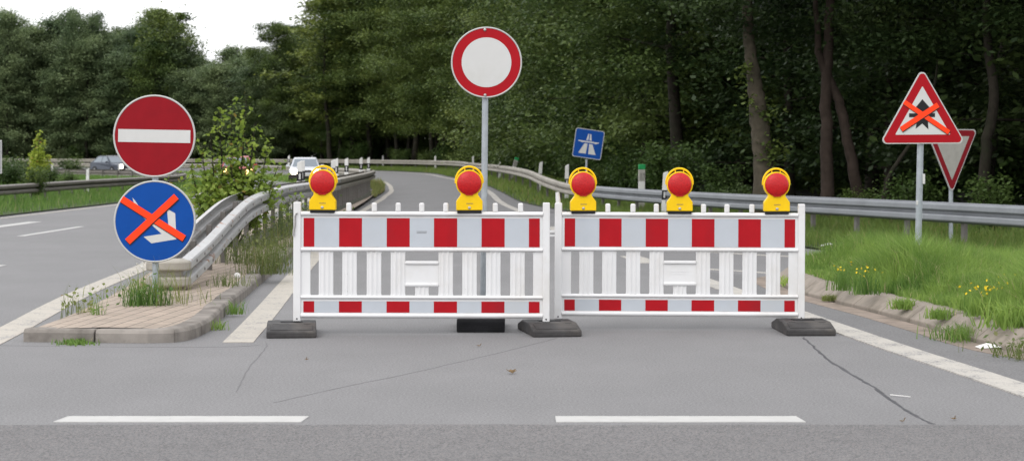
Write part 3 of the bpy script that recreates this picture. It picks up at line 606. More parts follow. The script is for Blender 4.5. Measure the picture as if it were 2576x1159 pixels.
def round_face(g, z, r, mats, x=0, roll=0, name='sign_face'):
    mb = MB(); rim = r * .955
    mb.lathe([(0, .012), (r * .97, .012), (r, .006), (r, -.008), (rim + .004, -.010), (rim, -.004)], 72); 
    o = mb.build(name, 'sign_edge', g, loc=(x, -.045, z), rot=(0, R(roll), 0)); flat('sheet', disc(rim), -.0045, mats, o); return o
# no-entry sign with the crossed-out arrow sign below it
Z = 18.55; g = empty('no_entry_sign', (X(391, Z), Z, .1)); tag(g, 'round red no-entry sign above a crossed-out blue arrow sign on the paved island', 'road sign'); pole(g, 1.915)
s = 5050 / Z; ze = lambda py: H - (py - YH) / s - .1
f = round_face(g, ze(342.5), 103.5 / s, 'sign_red_deep', (390.5 - 391) / s, 1); r_ = 103.5 / s
flat('white_bar', [(-.875 * r_, -.155 * r_), (.875 * r_, -.155 * r_), (.875 * r_, .155 * r_), (-.875 * r_, .155 * r_)], -.0062, 'sign_white', f)
f = round_face(g, ze(556.5), 103 / s, 'sign_blue', (391.5 - 391) / s, 0, 'arrow_sign_face'); r_ = 103 / s; q = lambda L_: [(a * r_, b * r_) for a, b in L_]
flat('arrow', q([(.30, .31), (.50, .20), (.53, -.43), (-.08, -.53), (-.27, -.37), (.17, -.30), (-.46, .26), (-.54, .58), (-.47, .50), (-.3, .24), (.34, -.14)]), -.0062, 'sign_white', f)
cross([(( -.80 * r_, .55 * r_), (.72 * r_, -.41 * r_), .16 * r_), ((.53 * r_, .61 * r_), (-.66 * r_, -.49 * r_), .165 * r_)], f, -.0062)
# closed to all vehicles
Z = 17.06; s = 5050 / Z; g = empty('closed_road_sign', (X(1217, Z), Z, 0)); tag(g, 'round white sign with broad red ring on a thin pole behind the left barrier', 'road sign'); pole(g, ze(150) + .2, .0265, (X(1214, Z) - X(1221, Z), 0), .06).location = (X(1222, Z) - X(1217, Z), 0, 0)
r_ = 89.2 / s; f = round_face(g, H - (158 - YH) / s, r_, 'sign_red', X(1224, Z) - X(1217, Z), 0); flat('white_disc', disc(r_ * .70), -.0062, 'sign_white', f)
for sx, sz in ((-.045, .915), (-.04, -.92)):
    mb = MB(); mb.lathe([(0, -.012), (.008, -.012), (.013, -.006), (.0135, 0)], 14, mtx=Matrix.Translation((sx * r_, -.006, sz * r_))); mb.build('bolt', 'bolt', f)
# crossroads warning triangle, crossed out
Z = 22.0; s = 5050 / Z; ux = .3904 / s; g = empty('crossroads_warning_sign', (X(2308, Z), Z, .15)); tag(g, 'red bordered triangle sign with a crossed-out crossroads arrow on the tall grass', 'road sign')
p_ = pole(g, ze(240) - .05, .036, (X(2308, Z) - X(2318, Z), 0)); p_.location = (X(2318, Z) - X(2308, Z), 0, 0)
f0 = (X(2318.5, Z) - X(2308, Z), -.05, H - (355 - YH) / s - .15)
tri = lambda hw, h0, h1: [(-hw, h0), (hw, h0), (0, h1)]
mb = MB(); mb.prism(rounded(tri(.475, -.03, .80), .045), -.008, .012); f = mb.build('sign_face', 'sign_edge', g, loc=f0, rot=(0, R(-.4), R(2.5)))
flat('sheet', rounded(tri(.455, -.018, .775), .038), -.0085, 'sign_red', f); flat('white_field', rounded(tri(.305, .070, .600), .006), -.0098, 'sign_white', f)
cv = lambda L_: [((a - 738) * ux, (500 - b) * ux) for a, b in L_]
flat('arrow', cv([(737, 232), (787, 288), (772, 305), (772, 372), (775, 426), (735, 388), (692, 422), (700, 372), (700, 305), (688, 290)]), -.0112, 'sign_black', f)
flat('side_road_bar', cv([(650, 322), (818, 322), (818, 347), (650, 347)]), -.0118, 'sign_black', f)
cross([(cv([(618, 248)])[0], cv([(908, 446)])[0], 30 * ux), (cv([(838, 268)])[0], cv([(597, 424)])[0], 34 * ux)], f, -.0112)
mb = MB(); mb.box((0, 0, 0), (.028, .03, .11)); mb.box((-.07, 0, -.26), (.02, .03, .05)); mb.build('clamp', 'sign_white', g, .004, loc=(X(2322.5, Z) - X(2308, Z), -.02, ze(450) - .05))
# give-way sign behind, turned away
Z = 31.5; s = 5050 / Z; g = empty('give_way_sign', (X(2392, Z), Z, .05), (0, 0, 0)); tag(g, 'inverted red and white triangle sign behind the guardrail, half hidden by the crossed-out triangle', 'road sign'); pole(g, ze(420) + .05, .034)
mb = MB(); mb.prism(rounded([(-.53, .93), (0, -.03), (.53, .93)], .05), -.008, .012); f = mb.build('sign_face', 'sign_edge', g, loc=(0, -.05, ze(475)), rot=(0, 0, R(33))); f.scale = (1.06, 1, 1.06)
flat('sheet', rounded([(-.505, .915), (0, 0), (.505, .915)], .045), -.0085, 'sign_red_dark', f); flat('grey_field', rounded([(-.36, .825), (0, .175), (.36, .825)], .006), -.0098, 'plate_grey', f)
# tilted motorway sign
Z = 56.5; s = 5050 / Z; g = empty('motorway_sign', (X(1476, Z), Z, .03), (0, 0, 0)); tag(g, 'tilted square blue motorway sign at the edge of the wood', 'road sign'); pole(g, ze(400) + .05, .034, (-.02, 0))
hw = 36.5 / s; mb = MB(); mb.prism(rounded([(-hw, -hw), (hw, -hw), (hw, hw), (-hw, hw)], .06), -.008, .012); f = mb.build('sign_face', 'sign_edge', g, loc=(X(1480, Z) - X(1476, Z), -.05, H - (362 - YH) / s - .03), rot=(0, R(8.5), 0))
k_ = hw * .955; flat('sheet', rounded([(-k_, -k_), (k_, -k_), (k_, k_), (-k_, k_)], .05), -.0085, 'sign_blue', f); k2 = hw * .92
Q = lambda L_: [(a * k2, b * k2) for a, b in L_]
for sg in (-1, 1):
    flat('carriageway', Q([(sg * .06, .0), (sg * .30, .0), (sg * .66, -.76), (sg * .09, -.76)]), -.0100, 'sign_white', f); flat('carriageway', Q([(sg * .04, .26), (sg * .2, .26), (sg * .11, .74), (sg * .03, .74)]), -.0100, 'sign_white', f)
flat('bridge', Q([(-.78, .19), (.78, .19), (.78, .13), (.52, .06), (.35, .09), (-.35, .09), (-.52, .06), (-.78, .13)]), -.0104, 'sign_white', f)
# back of a sign panel at the left edge
Z = 46.0; s = 5050 / Z; g = empty('sign_panel', (X(-70, Z), Z, .05)); tag(g, 'grey panel sign with pale rim cut off by the left edge of the photo', 'road sign')
mb = MB(); mb.box((0, 0, H - (395 - YH) / s - .05), (150 / s, .03, 84 / s)); mb.build('panel', 'sign_edge', g, .01); mb = MB(); mb.box((0, -.018, H - (395 - YH) / s - .05), (150 / s - .05, .004, 84 / s - .05)); mb.build('sheet', 'sign_back', g)
for xx in (-.4, .4): mb = MB(); mb.tube([(xx, .05, -.05), (xx, .05, 1.6)], .035, 10); mb.build('pole', 'pole', g)
# delineators
def delineator(mount=False):
    g = empty('delineator', (0, 0, 0)); hgt = .55 if mount else 1.0; z1 = hgt * .55 if not mount else .28
    pr = lambda z, k=1: [(-.06, -.03, z), (.06, -.03, z), (.05, .05, z), (-.05, .05, z)]
    mb = MB(); a = pr(z1 + .02); b = [(-.055, -.028, hgt - .05), (.055, -.028, hgt), (.045, .045, hgt), (-.045, .045, hgt - .05)]; mb.add(a + b, [(0, 1, 2, 3), (4, 5, 6, 7), (0, 1, 5, 4), (1, 2, 6, 5), (2, 3, 7, 6), (3, 0, 4, 7)]); mb.build('top', 'delin_white', g, .008)
    mb = MB(); mb.add(pr(z1 - .19) + pr(z1 + .02), [(0, 1, 2, 3), (4, 5, 6, 7), (0, 1, 5, 4), (1, 2, 6, 5), (2, 3, 7, 6), (3, 0, 4, 7)]); mb.build('black_band', 'delin_black', g)
    if not mount: mb = MB(); mb.box((0, .01, (z1 - .19) / 2), (.11, .07, z1 - .19)); mb.build('shaft', 'delin_white', g)
    else: mb = MB(); mb.box((0, .01, .03), (.14, .10, .12)); mb.build('foot', 'delin_white', g, .02)
    mb = MB(); mb.box((0, -.031, z1 - .08), (.035, .004, .13)); mb.build('reflector', 'sign_white', g); return g
dl = delineator(); dm = delineator(True)
for i, (px, Zd, zt, lean, lab) in enumerate(((1425, 59, 1.20, 1, 'white delineator post left of the tilted motorway sign'), (1355, 68, 1.26, 5, 'leaning white delineator post behind the bend of the pale guardrail'), (1257, 88, 1.40, 0, 'white delineator post just right of the round white sign pole'), (1190, 110, 1.42, 0, 'white delineator post just left of the round white sign pole'), (1095, 140, 1.42, 0, 'far white delineator post above the apex of the ramp bend'), (963, 163, 1.43, 0, 'far white delineator post right of the end of the near guardrail'), (785, 172, 1.44, 0, 'far white delineator post behind the white car roof'), (1669, 44.5, 1.12, 3, 'damaged delineator with slanted white cap beside the middle lamp'), (220, 74, .98, 1, 'black and white delineator left of the no-entry sign'), (300, 116, .98, 0, 'white delineator in front of the dark grey car'), (132, 118, .98, 0, 'small far delineator on the left verge near the young tree'), (30, 118, .95, 0, 'small far delineator among the bushes on the left verge'))):
    o = dl if i == 0 else copy_tree(dl); o.location = (X(px, Zd), Zd, zt - 1.0); o.rotation_euler = (0, R(lean), R(random.uniform(-10, 10))); tag(o, lab, 'delineator', 'delineator posts')
for i, (px, Zd, lab) in enumerate(((754, 44.5, 'rail mounted delineator covering the left half of the white car'), (760, 46, 'rail mounted delineator in front of the white car centre'), (838, 57, 'rail mounted delineator just right of the first lamp top'), (846, 60, 'rail mounted delineator behind the one beside the first lamp'), (872, 65, 'rail mounted delineator halfway along the double guardrail'), (908, 76, 'rail mounted delineator near the bend of the double guardrail'), (927, 82, 'last rail mounted delineator at the bend of the double guardrail'), (727, 128, 'rail mounted delineator left of the white car roof'))):
    o = dm if i == 0 else copy_tree(dm); tz = .80 if Zd < 60 else .83; o.location = (X(px, Zd), Zd, tz if Zd < 100 else .9); o.rotation_euler = (0, 0, R(random.uniform(-14, 14))); tag(o, lab, 'delineator', 'rail mounted delineators')
    o.scale = (1.05, 1.05, 1.0)
# kilometre posts with green cap
def km(loc, lean, lab):
    g = empty('kilometre_post', loc, (0, R(lean), R(4))); tag(g, lab, 'kilometre post', 'kilometre posts')
    mb = MB(); mb.box((0, 0, .66), (.16, .10, .30)); mb.box((0, 0, .86), (.165, .10, .0)); mb.build('body', 'delin_white', g, .01)
    mb = MB(); mb.box((0, 0, .255), (.15, .095, .51)); mb.build('shaft', 'plate_grey', g)
    mb = MB(); mb.box((0, 0, 1.17), (.172, .11, .13)); mb.build('cap', 'delin_green', g, .015)
    mb = MB(); mb.box((0, 0, .958), (.165, .102, .295)); p = mb.build('number_plate', 'plate_grey', g, .008)
    mb = MB()
    for x, z, h_ in ((-.045, .93, .20), (-.01, .93, .20), (.03, .99, .07), (.055, .96, .13), (.03, .87, .07)): mb.box((x, -.053, z), (.011, .002, h_))
    mb.build('digits', 'ink', p); return g
km((X(1613.5, 50.5), 50.5, .0), .6, 'white kilometre post with green cap between the third and fourth lamps'); km((X(1281, 84), 84, .28), 17, 'leaning kilometre post with green cap right of the round white sign pole').scale = (1, 1, .92)
#PART3

# ------------------------------------------------------------------ cars
def car(name, loc, yaw, paint, label, lights='headlight', hatch=False):
    g = empty(name, loc, (0, 0, R(yaw))); tag(g, label, 'car', 'cars on the slip road')
    W = .86
    def hull(nm, prof, wfun, mat, parent=g, bev=.05):
        mb = MB(); k = len(prof); vs = [(sg * wfun(z), y, z) for sg in (-1, 1) for y, z in prof]
        mb.add(vs, [tuple(range(k)), tuple(range(k, 2 * k))[::-1]] + [(i, (i + 1) % k, k + (i + 1) % k, k + i) for i in range(k)]); return mb.build(nm, mat, parent, bev, seg=3)
    rear = 1.85 if hatch else 2.2
    lower = [(-2.14, .24), (-2.22, .42), (-2.18, .68), (-2.05, .76), (-.95, .90), (rear - .1, .96), (rear, .80), (rear, .40), (rear - .06, .24)]
    hull('body', lower, lambda z: W - (.06 if z > .85 else 0) - (.04 if z < .3 else 0), paint)
    roof = [(-1.02, .86), (-.28, 1.37), (.0, 1.42), (.85, 1.42), (1.05, 1.38), ((1.80 if hatch else 1.75), .92)]
    tw = lambda z: .79 - .19 * max(0, (z - .88)) / .52
    hull('roof', roof, tw, paint, bev=.04)
    def quad(nm, pts, mat, parent=g): mb = MB(); mb.add(pts, [tuple(range(len(pts)))]); o = mb.build(nm, mat, parent); so = o.modifiers.new('t', 'SOLIDIFY'); so.thickness = .02; so.offset = 0; return o
    quad('windscreen', [(-.70, -.975, .905), (.70, -.975, .905), (.575, -.36, 1.335), (-.575, -.36, 1.335)], 'car_glass')
    ry = 1.80 if hatch else 1.75
    quad('rear_window', [(-.66, ry - .03, .965), (.66, ry - .03, .965), (.54, ry - .62, 1.345), (-.54, ry - .62, 1.345)], 'car_glass')
    for sg in (-1, 1):
        quad('side_window', [(sg * .785, -.78, .93), (sg * .785, .25, .93), (sg * .625, .25, 1.34), (sg * .625, -.20, 1.34)], 'car_glass')
        quad('side_window', [(sg * .785, .31, .93), (sg * .785, 1.40, .93), (sg * .63, .95, 1.33), (sg * .625, .31, 1.34)], 'car_glass')
        mb = MB(); mb.box((sg * .93, -.72, .95), (.20, .09, .12)); mb.build('mirror', paint, g, .03)
        mb = MB(); mb.box((sg * .60, -2.185, .615), (.36, .07, .15)); hl = mb.build('headlight', 'car_glass', g, .02)
        mb = MB(); mb.lathe([(0, -.05), (.11, -.05), (.165, -.012), (.17, 0)], 20, mtx=Matrix.Translation((sg * .60, -2.225, .615))); mb.build('lit_bulb', lights, hl)
        for y in (-1.35, 1.30 if not hatch else 1.15):
            w_ = empty('wheel', (sg * .80, y, .31)); w_.parent = g
            T = Matrix.Rotation(R(90), 4, 'Z'); mb = MB(); mb.lathe([(.19, -.09), (.29, -.095), (.31, -.07), (.31, .07), (.29, .095), (.19, .09)], 28, mtx=T); mb.build('tyre', 'tyre', w_)
            mb = MB(); mb.lathe([(0, -.075), (.19, -.085), (.195, .085), (0, .075)], 20, mtx=T); mb.build('rim', 'rim', w_)
    mb = MB(); mb.box((0, -2.20, .635), (.66, .04, .13)); mb.build('grille', 'car_trim', g, .01)
    mb = MB(); mb.box((0, -2.21, .37), (1.68, .12, .22)); mb.build('bumper', 'car_trim', g, .03)
    mb = MB(); mb.box((0, -2.28, .42), (.50, .02, .11)); mb.build('number_plate', 'plate', g)
    return g
car('car', (X(758, 108), 110, .0), 6, 'car_white', 'white saloon with both headlights lit coming round the bend').scale = (1, 1, .94)
car('car', (X(283, 150), 150, .0), 42, 'car_grey', 'dark grey hatchback passing behind the no-entry sign', hatch=True)
car('car', (X(583, 101), 103, .0), 8, 'car_red', 'pale red car with lit lamps hidden behind the sapling', 'headlight_warm', True)

# ------------------------------------------------------------------ trees
def tree_proto(Ht, base, Rm, nb, nclump, per, lsize, rc, lmat, bark, tr, seed, sag=.25, lower=.55):
    global RNG
    keep = RNG; RNG = np.random.default_rng(seed); rr = random.Random(seed)
    mb = MB(); n = 9; tp = [(0, 0, -.3)]; x = y = 0
    for i in range(1, n + 1): x += rr.uniform(-.16, .16); y += rr.uniform(-.16, .16); tp.append((x, y, Ht * .95 * i / n))
    mb.tube(tp, [tr * (1.25 if i == 0 else 1 - .93 * i / n) for i in range(n + 1)], 10)
    P = []; zs = np.array([p[2] for p in tp]); xs = np.array([p[0] for p in tp]); ys = np.array([p[1] for p in tp]); ga = rr.uniform(0, 6)
    for i in range(nb):
        f = ((i + .5) / nb) ** .9; h = base + (Ht * .97 - base) * f; ga += 2.4 + rr.uniform(-.35, .35)
        prof = max(.16, math.sqrt(max(0, 1 - ((f - .38) / .64) ** 2))) if f > .38 else lower + (1 - lower) * f / .38
        L_ = Rm * prof * rr.uniform(.62, 1.12); up = .10 + .75 * f + rr.uniform(-.12, .12); p0 = np.array([np.interp(h, zs, xs), np.interp(h, zs, ys), h])
        d = np.array([math.cos(ga) * math.cos(up), math.sin(ga) * math.cos(up), math.sin(up)]); pts = []
        for t in np.linspace(0, 1, 6): pts.append(p0 + d * L_ * t - np.array([0, 0, sag * L_ * .35 * t * t]))
        br = tr * .30 * (1 - f * .75); mb.tube(pts, [max(.008, br * (1 - .85 * t)) for t in np.linspace(0, 1, 6)], 5, caps=False)
        for c in range(nclump):
            t = rr.uniform(.28, 1.0) ** .8; q = p0 + d * L_ * t - np.array([0, 0, sag * L_ * .35 * t * t]) + RNG.normal(0, .115 * L_ * t ** .5, 3) * np.array([1, 1, .5])
            k = int(per * rr.uniform(.4, 1.5)); P.append(q + RNG.normal(size=(k, 3)) * np.array([rc, rc, rc * .42]) * rr.uniform(.6, 1.25))
    P.append(np.array([xs[-1], ys[-1], Ht * .96]) + RNG.normal(size=(per * 4, 3)) * np.array([.5, .5, .7]))
    P = np.concatenate(P); me = leaves('crown', P, lsize, lmat); RNG = keep
    g = empty('tree', (0, 0, 0)); mb.build('trunk', bark, g); link_mesh('crown', me, g); return g
PR = {}
PR['edge'] = [tree_proto(14, 2.7, 4.4, 36, 8, 150, .155, .50, m, 'bark', .20, s, lower=.62) for m, s in (('leaf_a', 1), ('leaf_b', 2), ('leaf_a', 3), ('leaf_b', 4))]
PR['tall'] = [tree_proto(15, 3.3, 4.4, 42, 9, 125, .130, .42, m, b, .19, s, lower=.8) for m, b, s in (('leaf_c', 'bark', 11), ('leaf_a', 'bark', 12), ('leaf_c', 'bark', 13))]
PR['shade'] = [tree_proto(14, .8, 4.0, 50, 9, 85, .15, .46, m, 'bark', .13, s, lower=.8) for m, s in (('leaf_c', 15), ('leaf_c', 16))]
PR['low'] = [tree_proto(14, 1.0, 4.4, 42, 8, 150, .150, .50, m, 'bark', .17, s, lower=.72) for m, s in (('leaf_a', 5), ('leaf_b', 6), ('leaf_a', 7))]
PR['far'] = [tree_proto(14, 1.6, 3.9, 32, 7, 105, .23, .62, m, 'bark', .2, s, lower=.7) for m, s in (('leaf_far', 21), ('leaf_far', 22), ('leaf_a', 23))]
PR['airy'] = [tree_proto(15, 4.2, 3.4, 30, 7, 26, .27, .42, 'leaf_b', 'bark', .18, s, lower=.6) for s in (31, 32)]
used = set()
NT = 0
def plant(kind, x, y, z, s, sx=None, label=None, group=None, i=None):
    global NT
    i = random.randrange(len(PR[kind])) if i is None else i; p = PR[kind][i]; key = (kind, i)
    o = p if key not in used else copy_tree(p); used.add(key); NT += 1
    o.location = (x, y, z); o.rotation_euler = (0, 0, random.uniform(0, 6.28)); sx = sx or s * random.uniform(.9, 1.15); o.scale = (sx, sx, s); tag(o, label, 'tree', group); return o
SKY_X = [-200, 0, 50, 110, 155, 200, 240, 300, 335, 375, 430, 480, 505, 545, 575, 610, 650, 690, 745, 790, 830, 870]; SKY_Y = [16, 30, 52, 62, 60, 24, 28, 62, 50, 16, 16, 45, 82, 100, 118, 108, 88, 62, 58, 40, -15, -60]
def skyline(px): return max(np.interp(px + k, SKY_X, SKY_Y) for k in (-45, 0, 45))
path = np.concatenate([np.array([[12.4, 0, 0], [11.2, 8, 0]]), R2]); path = catmull(path[::4], 4)
dist = np.r_[0, np.cumsum(np.linalg.norm(np.diff(path[:, :2], axis=0), axis=1))]
rows = ((4.2, 3.9), (7.4, 4.3), (11, 4.6), (15.5, 5.2), (21, 6), (28, 7), (36, 8), (46, 9), (60, 10))
for ri, (k, sp) in enumerate(rows):
    O = offset(path, k); dd = np.r_[0, np.cumsum(np.linalg.norm(np.diff(O[:, :2], axis=0), axis=1))]
    for s in np.arange(random.uniform(0, sp), dd[-1], sp):
        s += random.uniform(-.3, .3) * sp; x, y, z = [np.interp(s, dd, O[:, i]) for i in range(3)]; x += random.uniform(-.5, .5) * min(2, ri + .6); y += random.uniform(-.6, .6) * min(2, ri + .6)
        if y < 6 or abs(x) / y > (.42 if y < 60 else .315): continue
        px = CX + x / y * F
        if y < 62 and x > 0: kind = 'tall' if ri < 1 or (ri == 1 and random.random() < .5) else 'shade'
        elif ri >= 4: kind = 'low'
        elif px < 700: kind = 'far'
        elif px > 1270 and ri < 3: kind = 'low'
        else: kind = 'edge'
        if ri == 0 and kind == 'tall' and px > 1800: continue
        if px < 860:
            top = H + (YH - skyline(px) - random.uniform(0, 10) - (6 if ri > 2 else 0)) * y / F; hmax = 14.5 * (1 if ri < 1 else 1)
            h = min(top, 20) * (random.uniform(.80, 1.0) if ri else random.uniform(.62, .85))
        else: h = random.uniform(13.5, 17.5)
        base_h = 15 if kind == 'tall' else 14
        right = px >= 700
        plant(kind, x, y, .1, h / base_h, max(.72, h / base_h) * random.uniform(.9, 1.15), 'dense green tree in the wood behind the pale bend guardrail' if (right and kind in ('edge', 'low')) else ('shaded dark tree in the wood behind the grey guardrail' if right else 'green tree in the distant wood beyond the slip road on the left'), 'trees of the wood behind the ramp' if right and kind in ('edge', 'low') else ('trees of the shaded wood on the right' if right else 'trees of the distant wood'))
for px, py, Y, kind, sc, lab in ((405, 14, 186, 'airy', 1.0, 'tall light-crowned tree rising above the no-entry sign against the sky'), (455, 22, 188, 'airy', .95, 'airy tree with sky gaps right of the tallest one above the no-entry sign'), (190, 20, 190, 'far', .62, 'pointed dark tree standing above the left treeline'), (238, 28, 192, 'far', .5, 'slender dark tree top right of the pointed tree'), (20, 22, 190, 'far', .75, 'dark brown-green tree at the left edge of the photo'), (690, 56, 176, 'edge', .8, 'round-topped tree at the right side of the gap of sky'), (835, -20, 168, 'airy', 1.3, 'feathery tall tree right of the gap of sky'), (890, -50, 170, 'edge', 1.1, 'tall tree rising out of the picture above the first lamp')):
    h = (H + (YH - py) * Y / F) * .95; plant(kind, X(px, Y), Y, .2, h / (15 if kind == 'airy' else 14), sc, lab, 'trees standing out of the wood')
# trees whose trunks stand out in the shade on the right
def trunk_tree(pts, rads, bark, label, crown_z, ivy=False, sc=.62):
    g = empty('tree', pts[0]); tag(g, label, 'tree', 'trunks standing out in the shaded wood'); o0 = Vector(pts[0])
    P = catmull(pts, 6); mb = MB(); rs = list(np.interp(np.linspace(0, 1, len(P)), np.linspace(0, 1, len(rads)), rads)); mb.tube([Vector(p) - o0 + Vector((RNG.normal(0, .012), 0, 0)) for p in P], rs, 14); mb.build('trunk', bark, g)
    src = PR['tall'][0].children; me = [c for c in src if c.name.startswith('crown')][0].data
    top = Vector(pts[-1]) - o0; c = link_mesh('crown', me, g, (top.x, top.y, crown_z - 3.3 * .9 - .9)); c.scale = (sc * 1.35, sc * 1.35, .9); c.rotation_euler = (0, 0, random.uniform(0, 6))
    if ivy:
        Pn = []
        for z, k in ((3.15, 60), (2.35, 70), (2.5, 40), (1.5, 110), (1.62, 60), (.75, 60)): q = np.array([np.interp(z, P[:, 2], P[:, i]) for i in range(2)] + [z]) - np.array(o0); Pn.append(q + np.array([RNG.choice([-.22, .18]), -.2, 0]) + RNG.normal(size=(k, 3)) * np.array([.13, .08, .13]))
        link_mesh('ivy', leaves('ivy', np.concatenate(Pn), .11, 'leaf_b'), g)
    return g
Yt = 41.5; tp = lambda px, py, Y=Yt: (X(px, Y), Y, Zh(py, Y))
trunk_tree([(X(1922, Yt), Yt, -.1), tp(1921, 430), tp(1912, 320), tp(1902, 240), tp(1893, 160), tp(1880, 40), tp(1870, -200)], [.26, .215, .195, .17, .13, .11, .08], 'bark_pale', 'pale ivy-dotted trunk behind the rightmost lamp', 5.0, True)
trunk_tree([(X(2080, Yt), Yt, -.1), tp(2080, 440), tp(2079, 330), tp(2079, 210), tp(2085, 90), tp(2090, -200)], [.16, .135, .125, .115, .10, .07], 'bark_red', 'straight reddish trunk between the rightmost lamp and the crossed-out triangle', 4.6)
trunk_tree([(X(2178, Yt), Yt + .3, -.1), tp(2150, 440), tp(2136, 370), tp(2118, 280), tp(2090, 210), tp(2066, 150), tp(2050, 0)], [.13, .12, .11, .105, .09, .08, .05], 'bark_red', 'thin leaning trunk right of the straight reddish trunk', 4.6)
trunk_tree([(X(2215, 40), 40, -.1), tp(2228, 470, 40), tp(2262, 400, 40), tp(2330, 300, 40), tp(2360, 150, 40)], [.05, .045, .04, .035, .02], 'bark', 'thin crooked branch-like trunk left of the pole of the crossed-out triangle', 5.2, False, .5)
trunk_tree([(X(2470, 39), 39, -.1), tp(2478, 400, 39), tp(2500, 250, 39), tp(2480, 60, 39), tp(2490, -150, 39)], [.12, .11, .10, .08, .05], 'bark', 'dark trunk right of the inverted triangle sign', 4.6)
# shrubs along the foot of the wood
def shrub_proto(Hs, Rs, n, ls, mat, seed):
    global RNG
    keep = RNG; RNG = np.random.default_rng(seed); rr = random.Random(seed); mb = MB(); P = []
    for i in range(11):
        a = rr.uniform(0, 6.28); l = Hs * rr.uniform(.5, 1); e = (math.cos(a) * Rs * rr.uniform(.3, 1), math.sin(a) * Rs * rr.uniform(.3, 1), l); mb.tube([(0, 0, -.05), (e[0] * .35, e[1] * .35, l * .55), e], [.022, .014, .004], 5)
        for t in np.linspace(.25, 1, 9): P.append(np.array([e[0] * t, e[1] * t, l * t]) + RNG.normal(size=(n, 3)) * np.array([.2, .2, .12]) * Rs)
    me = leaves('foliage', np.concatenate(P), ls, mat); RNG = keep
    g = empty('shrub', (0, 0, 0)); mb.build('stems', 'bark', g); link_mesh('foliage', me, g); return g
SH = [shrub_proto(1.5, .95, 26, .12, 'leaf_shrub', 41), shrub_proto(1.1, .8, 24, .11, 'leaf_a', 42), shrub_proto(1.9, 1.0, 22, .13, 'leaf_shrub', 43)]; shu = set()
def shrub(x, y, z, s, label, group, i=None):
    i = random.randrange(3) if i is None else i; o = SH[i] if i not in shu else copy_tree(SH[i]); shu.add(i); o.location = (x, y, z); o.scale = (s * random.uniform(.9, 1.2), s * random.uniform(.9, 1.2), s); o.rotation_euler = (0, 0, random.uniform(0, 6)); tag(o, label, 'shrub', group)
for ko, sp0, s0 in ((9, 4.2, 1.5), (17, 5, 1.9), (27, 6, 2.4), (40, 7, 3.2)):
    O = offset(path, ko); dd = np.r_[0, np.cumsum(np.linalg.norm(np.diff(O[:, :2], axis=0), axis=1))]
    for s in np.arange(15, dd[-1], sp0):
        x, y, z = [np.interp(s + random.uniform(-1, 1), dd, O[:, i]) for i in range(3)]
        if y < 20 or abs(x) / y > .30: continue
        shrub(x, y, .1, s0 * random.uniform(.8, 1.2), 'dark undergrowth thicket deep inside the wood', 'thickets inside the wood')
O = offset(path, 2.6); dd = np.r_[0, np.cumsum(np.linalg.norm(np.diff(O[:, :2], axis=0), axis=1))]
for s in np.arange(22, dd[-1], 2.1):
    x, y, z = [np.interp(s, dd, O[:, i]) for i in range(3)]; px = CX + x / y * F
    if px > 2640 or px < -30 or y < 25: continue
    if (1860 < px < 2560 and random.random() < .55) or (px < 1250 and random.random() < .5): continue
    sc = random.uniform(.4, .95) if px > 1780 else random.uniform(.55, 1.25) * (1.15 if y > 100 else 1)
    shrub(x + random.uniform(-.2, .9), y + random.uniform(-.3, .9), z, sc, 'leafy undergrowth shrub at the foot of the wood behind the right guardrails', 'undergrowth shrubs')
for px, Y, s, lab, i in ((70, 88, 1.15, 'wide dark green bush on the verge left of the black and white delineator', 1), (30, 86, 1.2, 'dark green bush next to the panel sign at the left edge', 1), (108, 92, .8, 'low bush right of the wide dark green bush on the left verge', 1), (188, 124, 1.15, 'rounded bush left of the dark grey car', 1), (10, 80, .8, 'pale green bush by the left photo edge', 0), (130, 84, .6, 'low yellow-green bush behind the dull left guardrail', 0), (168, 82, .5, 'smallest yellow-green bush behind the dull left guardrail', 0), (90, 63, .55, 'dark upright weed bush in front of the dull left guardrail', 2)): shrub(X(px, Y), Y, .06, s, lab, 'bushes on the left verge', i)
# young leafy tree on the left verge
def sapling(name, loc, stems, leaf_n, ls, mat, label, spread, hgt, fat, seed, low=0):
    global RNG
    keep = RNG; RNG = np.random.default_rng(seed); rr = random.Random(seed); g = empty(name, loc); tag(g, label, 'sapling'); mb = MB(); P = []
    for (dx, dy, h) in stems:
        a = np.array([dx * .15, dy * .15, 0]); e = np.array([dx, dy, h]); m_ = np.array([dx * .75, dy * .75, h * .55]); pts = [a, .5 * a + .5 * m_, m_, .5 * m_ + .5 * e, e]; mb.tube([tuple(p) for p in pts], [.016, .013, .010, .007, .003], 6); C = catmull(pts, 10)
        for j, c in enumerate(C[8:]):
            f = (j + 8) / len(C); k = rr.randint(1, 2) if f > .5 else rr.randint(2, 4); w_ = fat * (1.2 - f) if f < .5 else .05 + fat * .45 * (1.15 - f)
            for _ in range(k):
                a2 = rr.uniform(0, 6.28); ln = w_ * rr.uniform(.4, 1.2); tip = c + np.array([math.cos(a2) * ln, math.sin(a2) * ln, ln * .35]); mb.tube([tuple(c), tuple(tip)], [.004, .002], 4, caps=False)
                q = RNG.random((max(1, int(leaf_n * (ln + .03) * (1 if f < .5 else .95))), 1)); P.append(c + (tip - c) * q + RNG.normal(0, .035, (len(q), 3)))
    if low: P.append(RNG.normal(size=(low, 3)) * np.array([spread * .30, spread * .26, .17]) + np.array([0, 0, .75]))
    me = leaves('leaves', np.concatenate(P), ls, mat, flat=.25, width=.75, droop=.5); mb.build('stem', 'bark', g); link_mesh('foliage', me, g); RNG = keep; return g
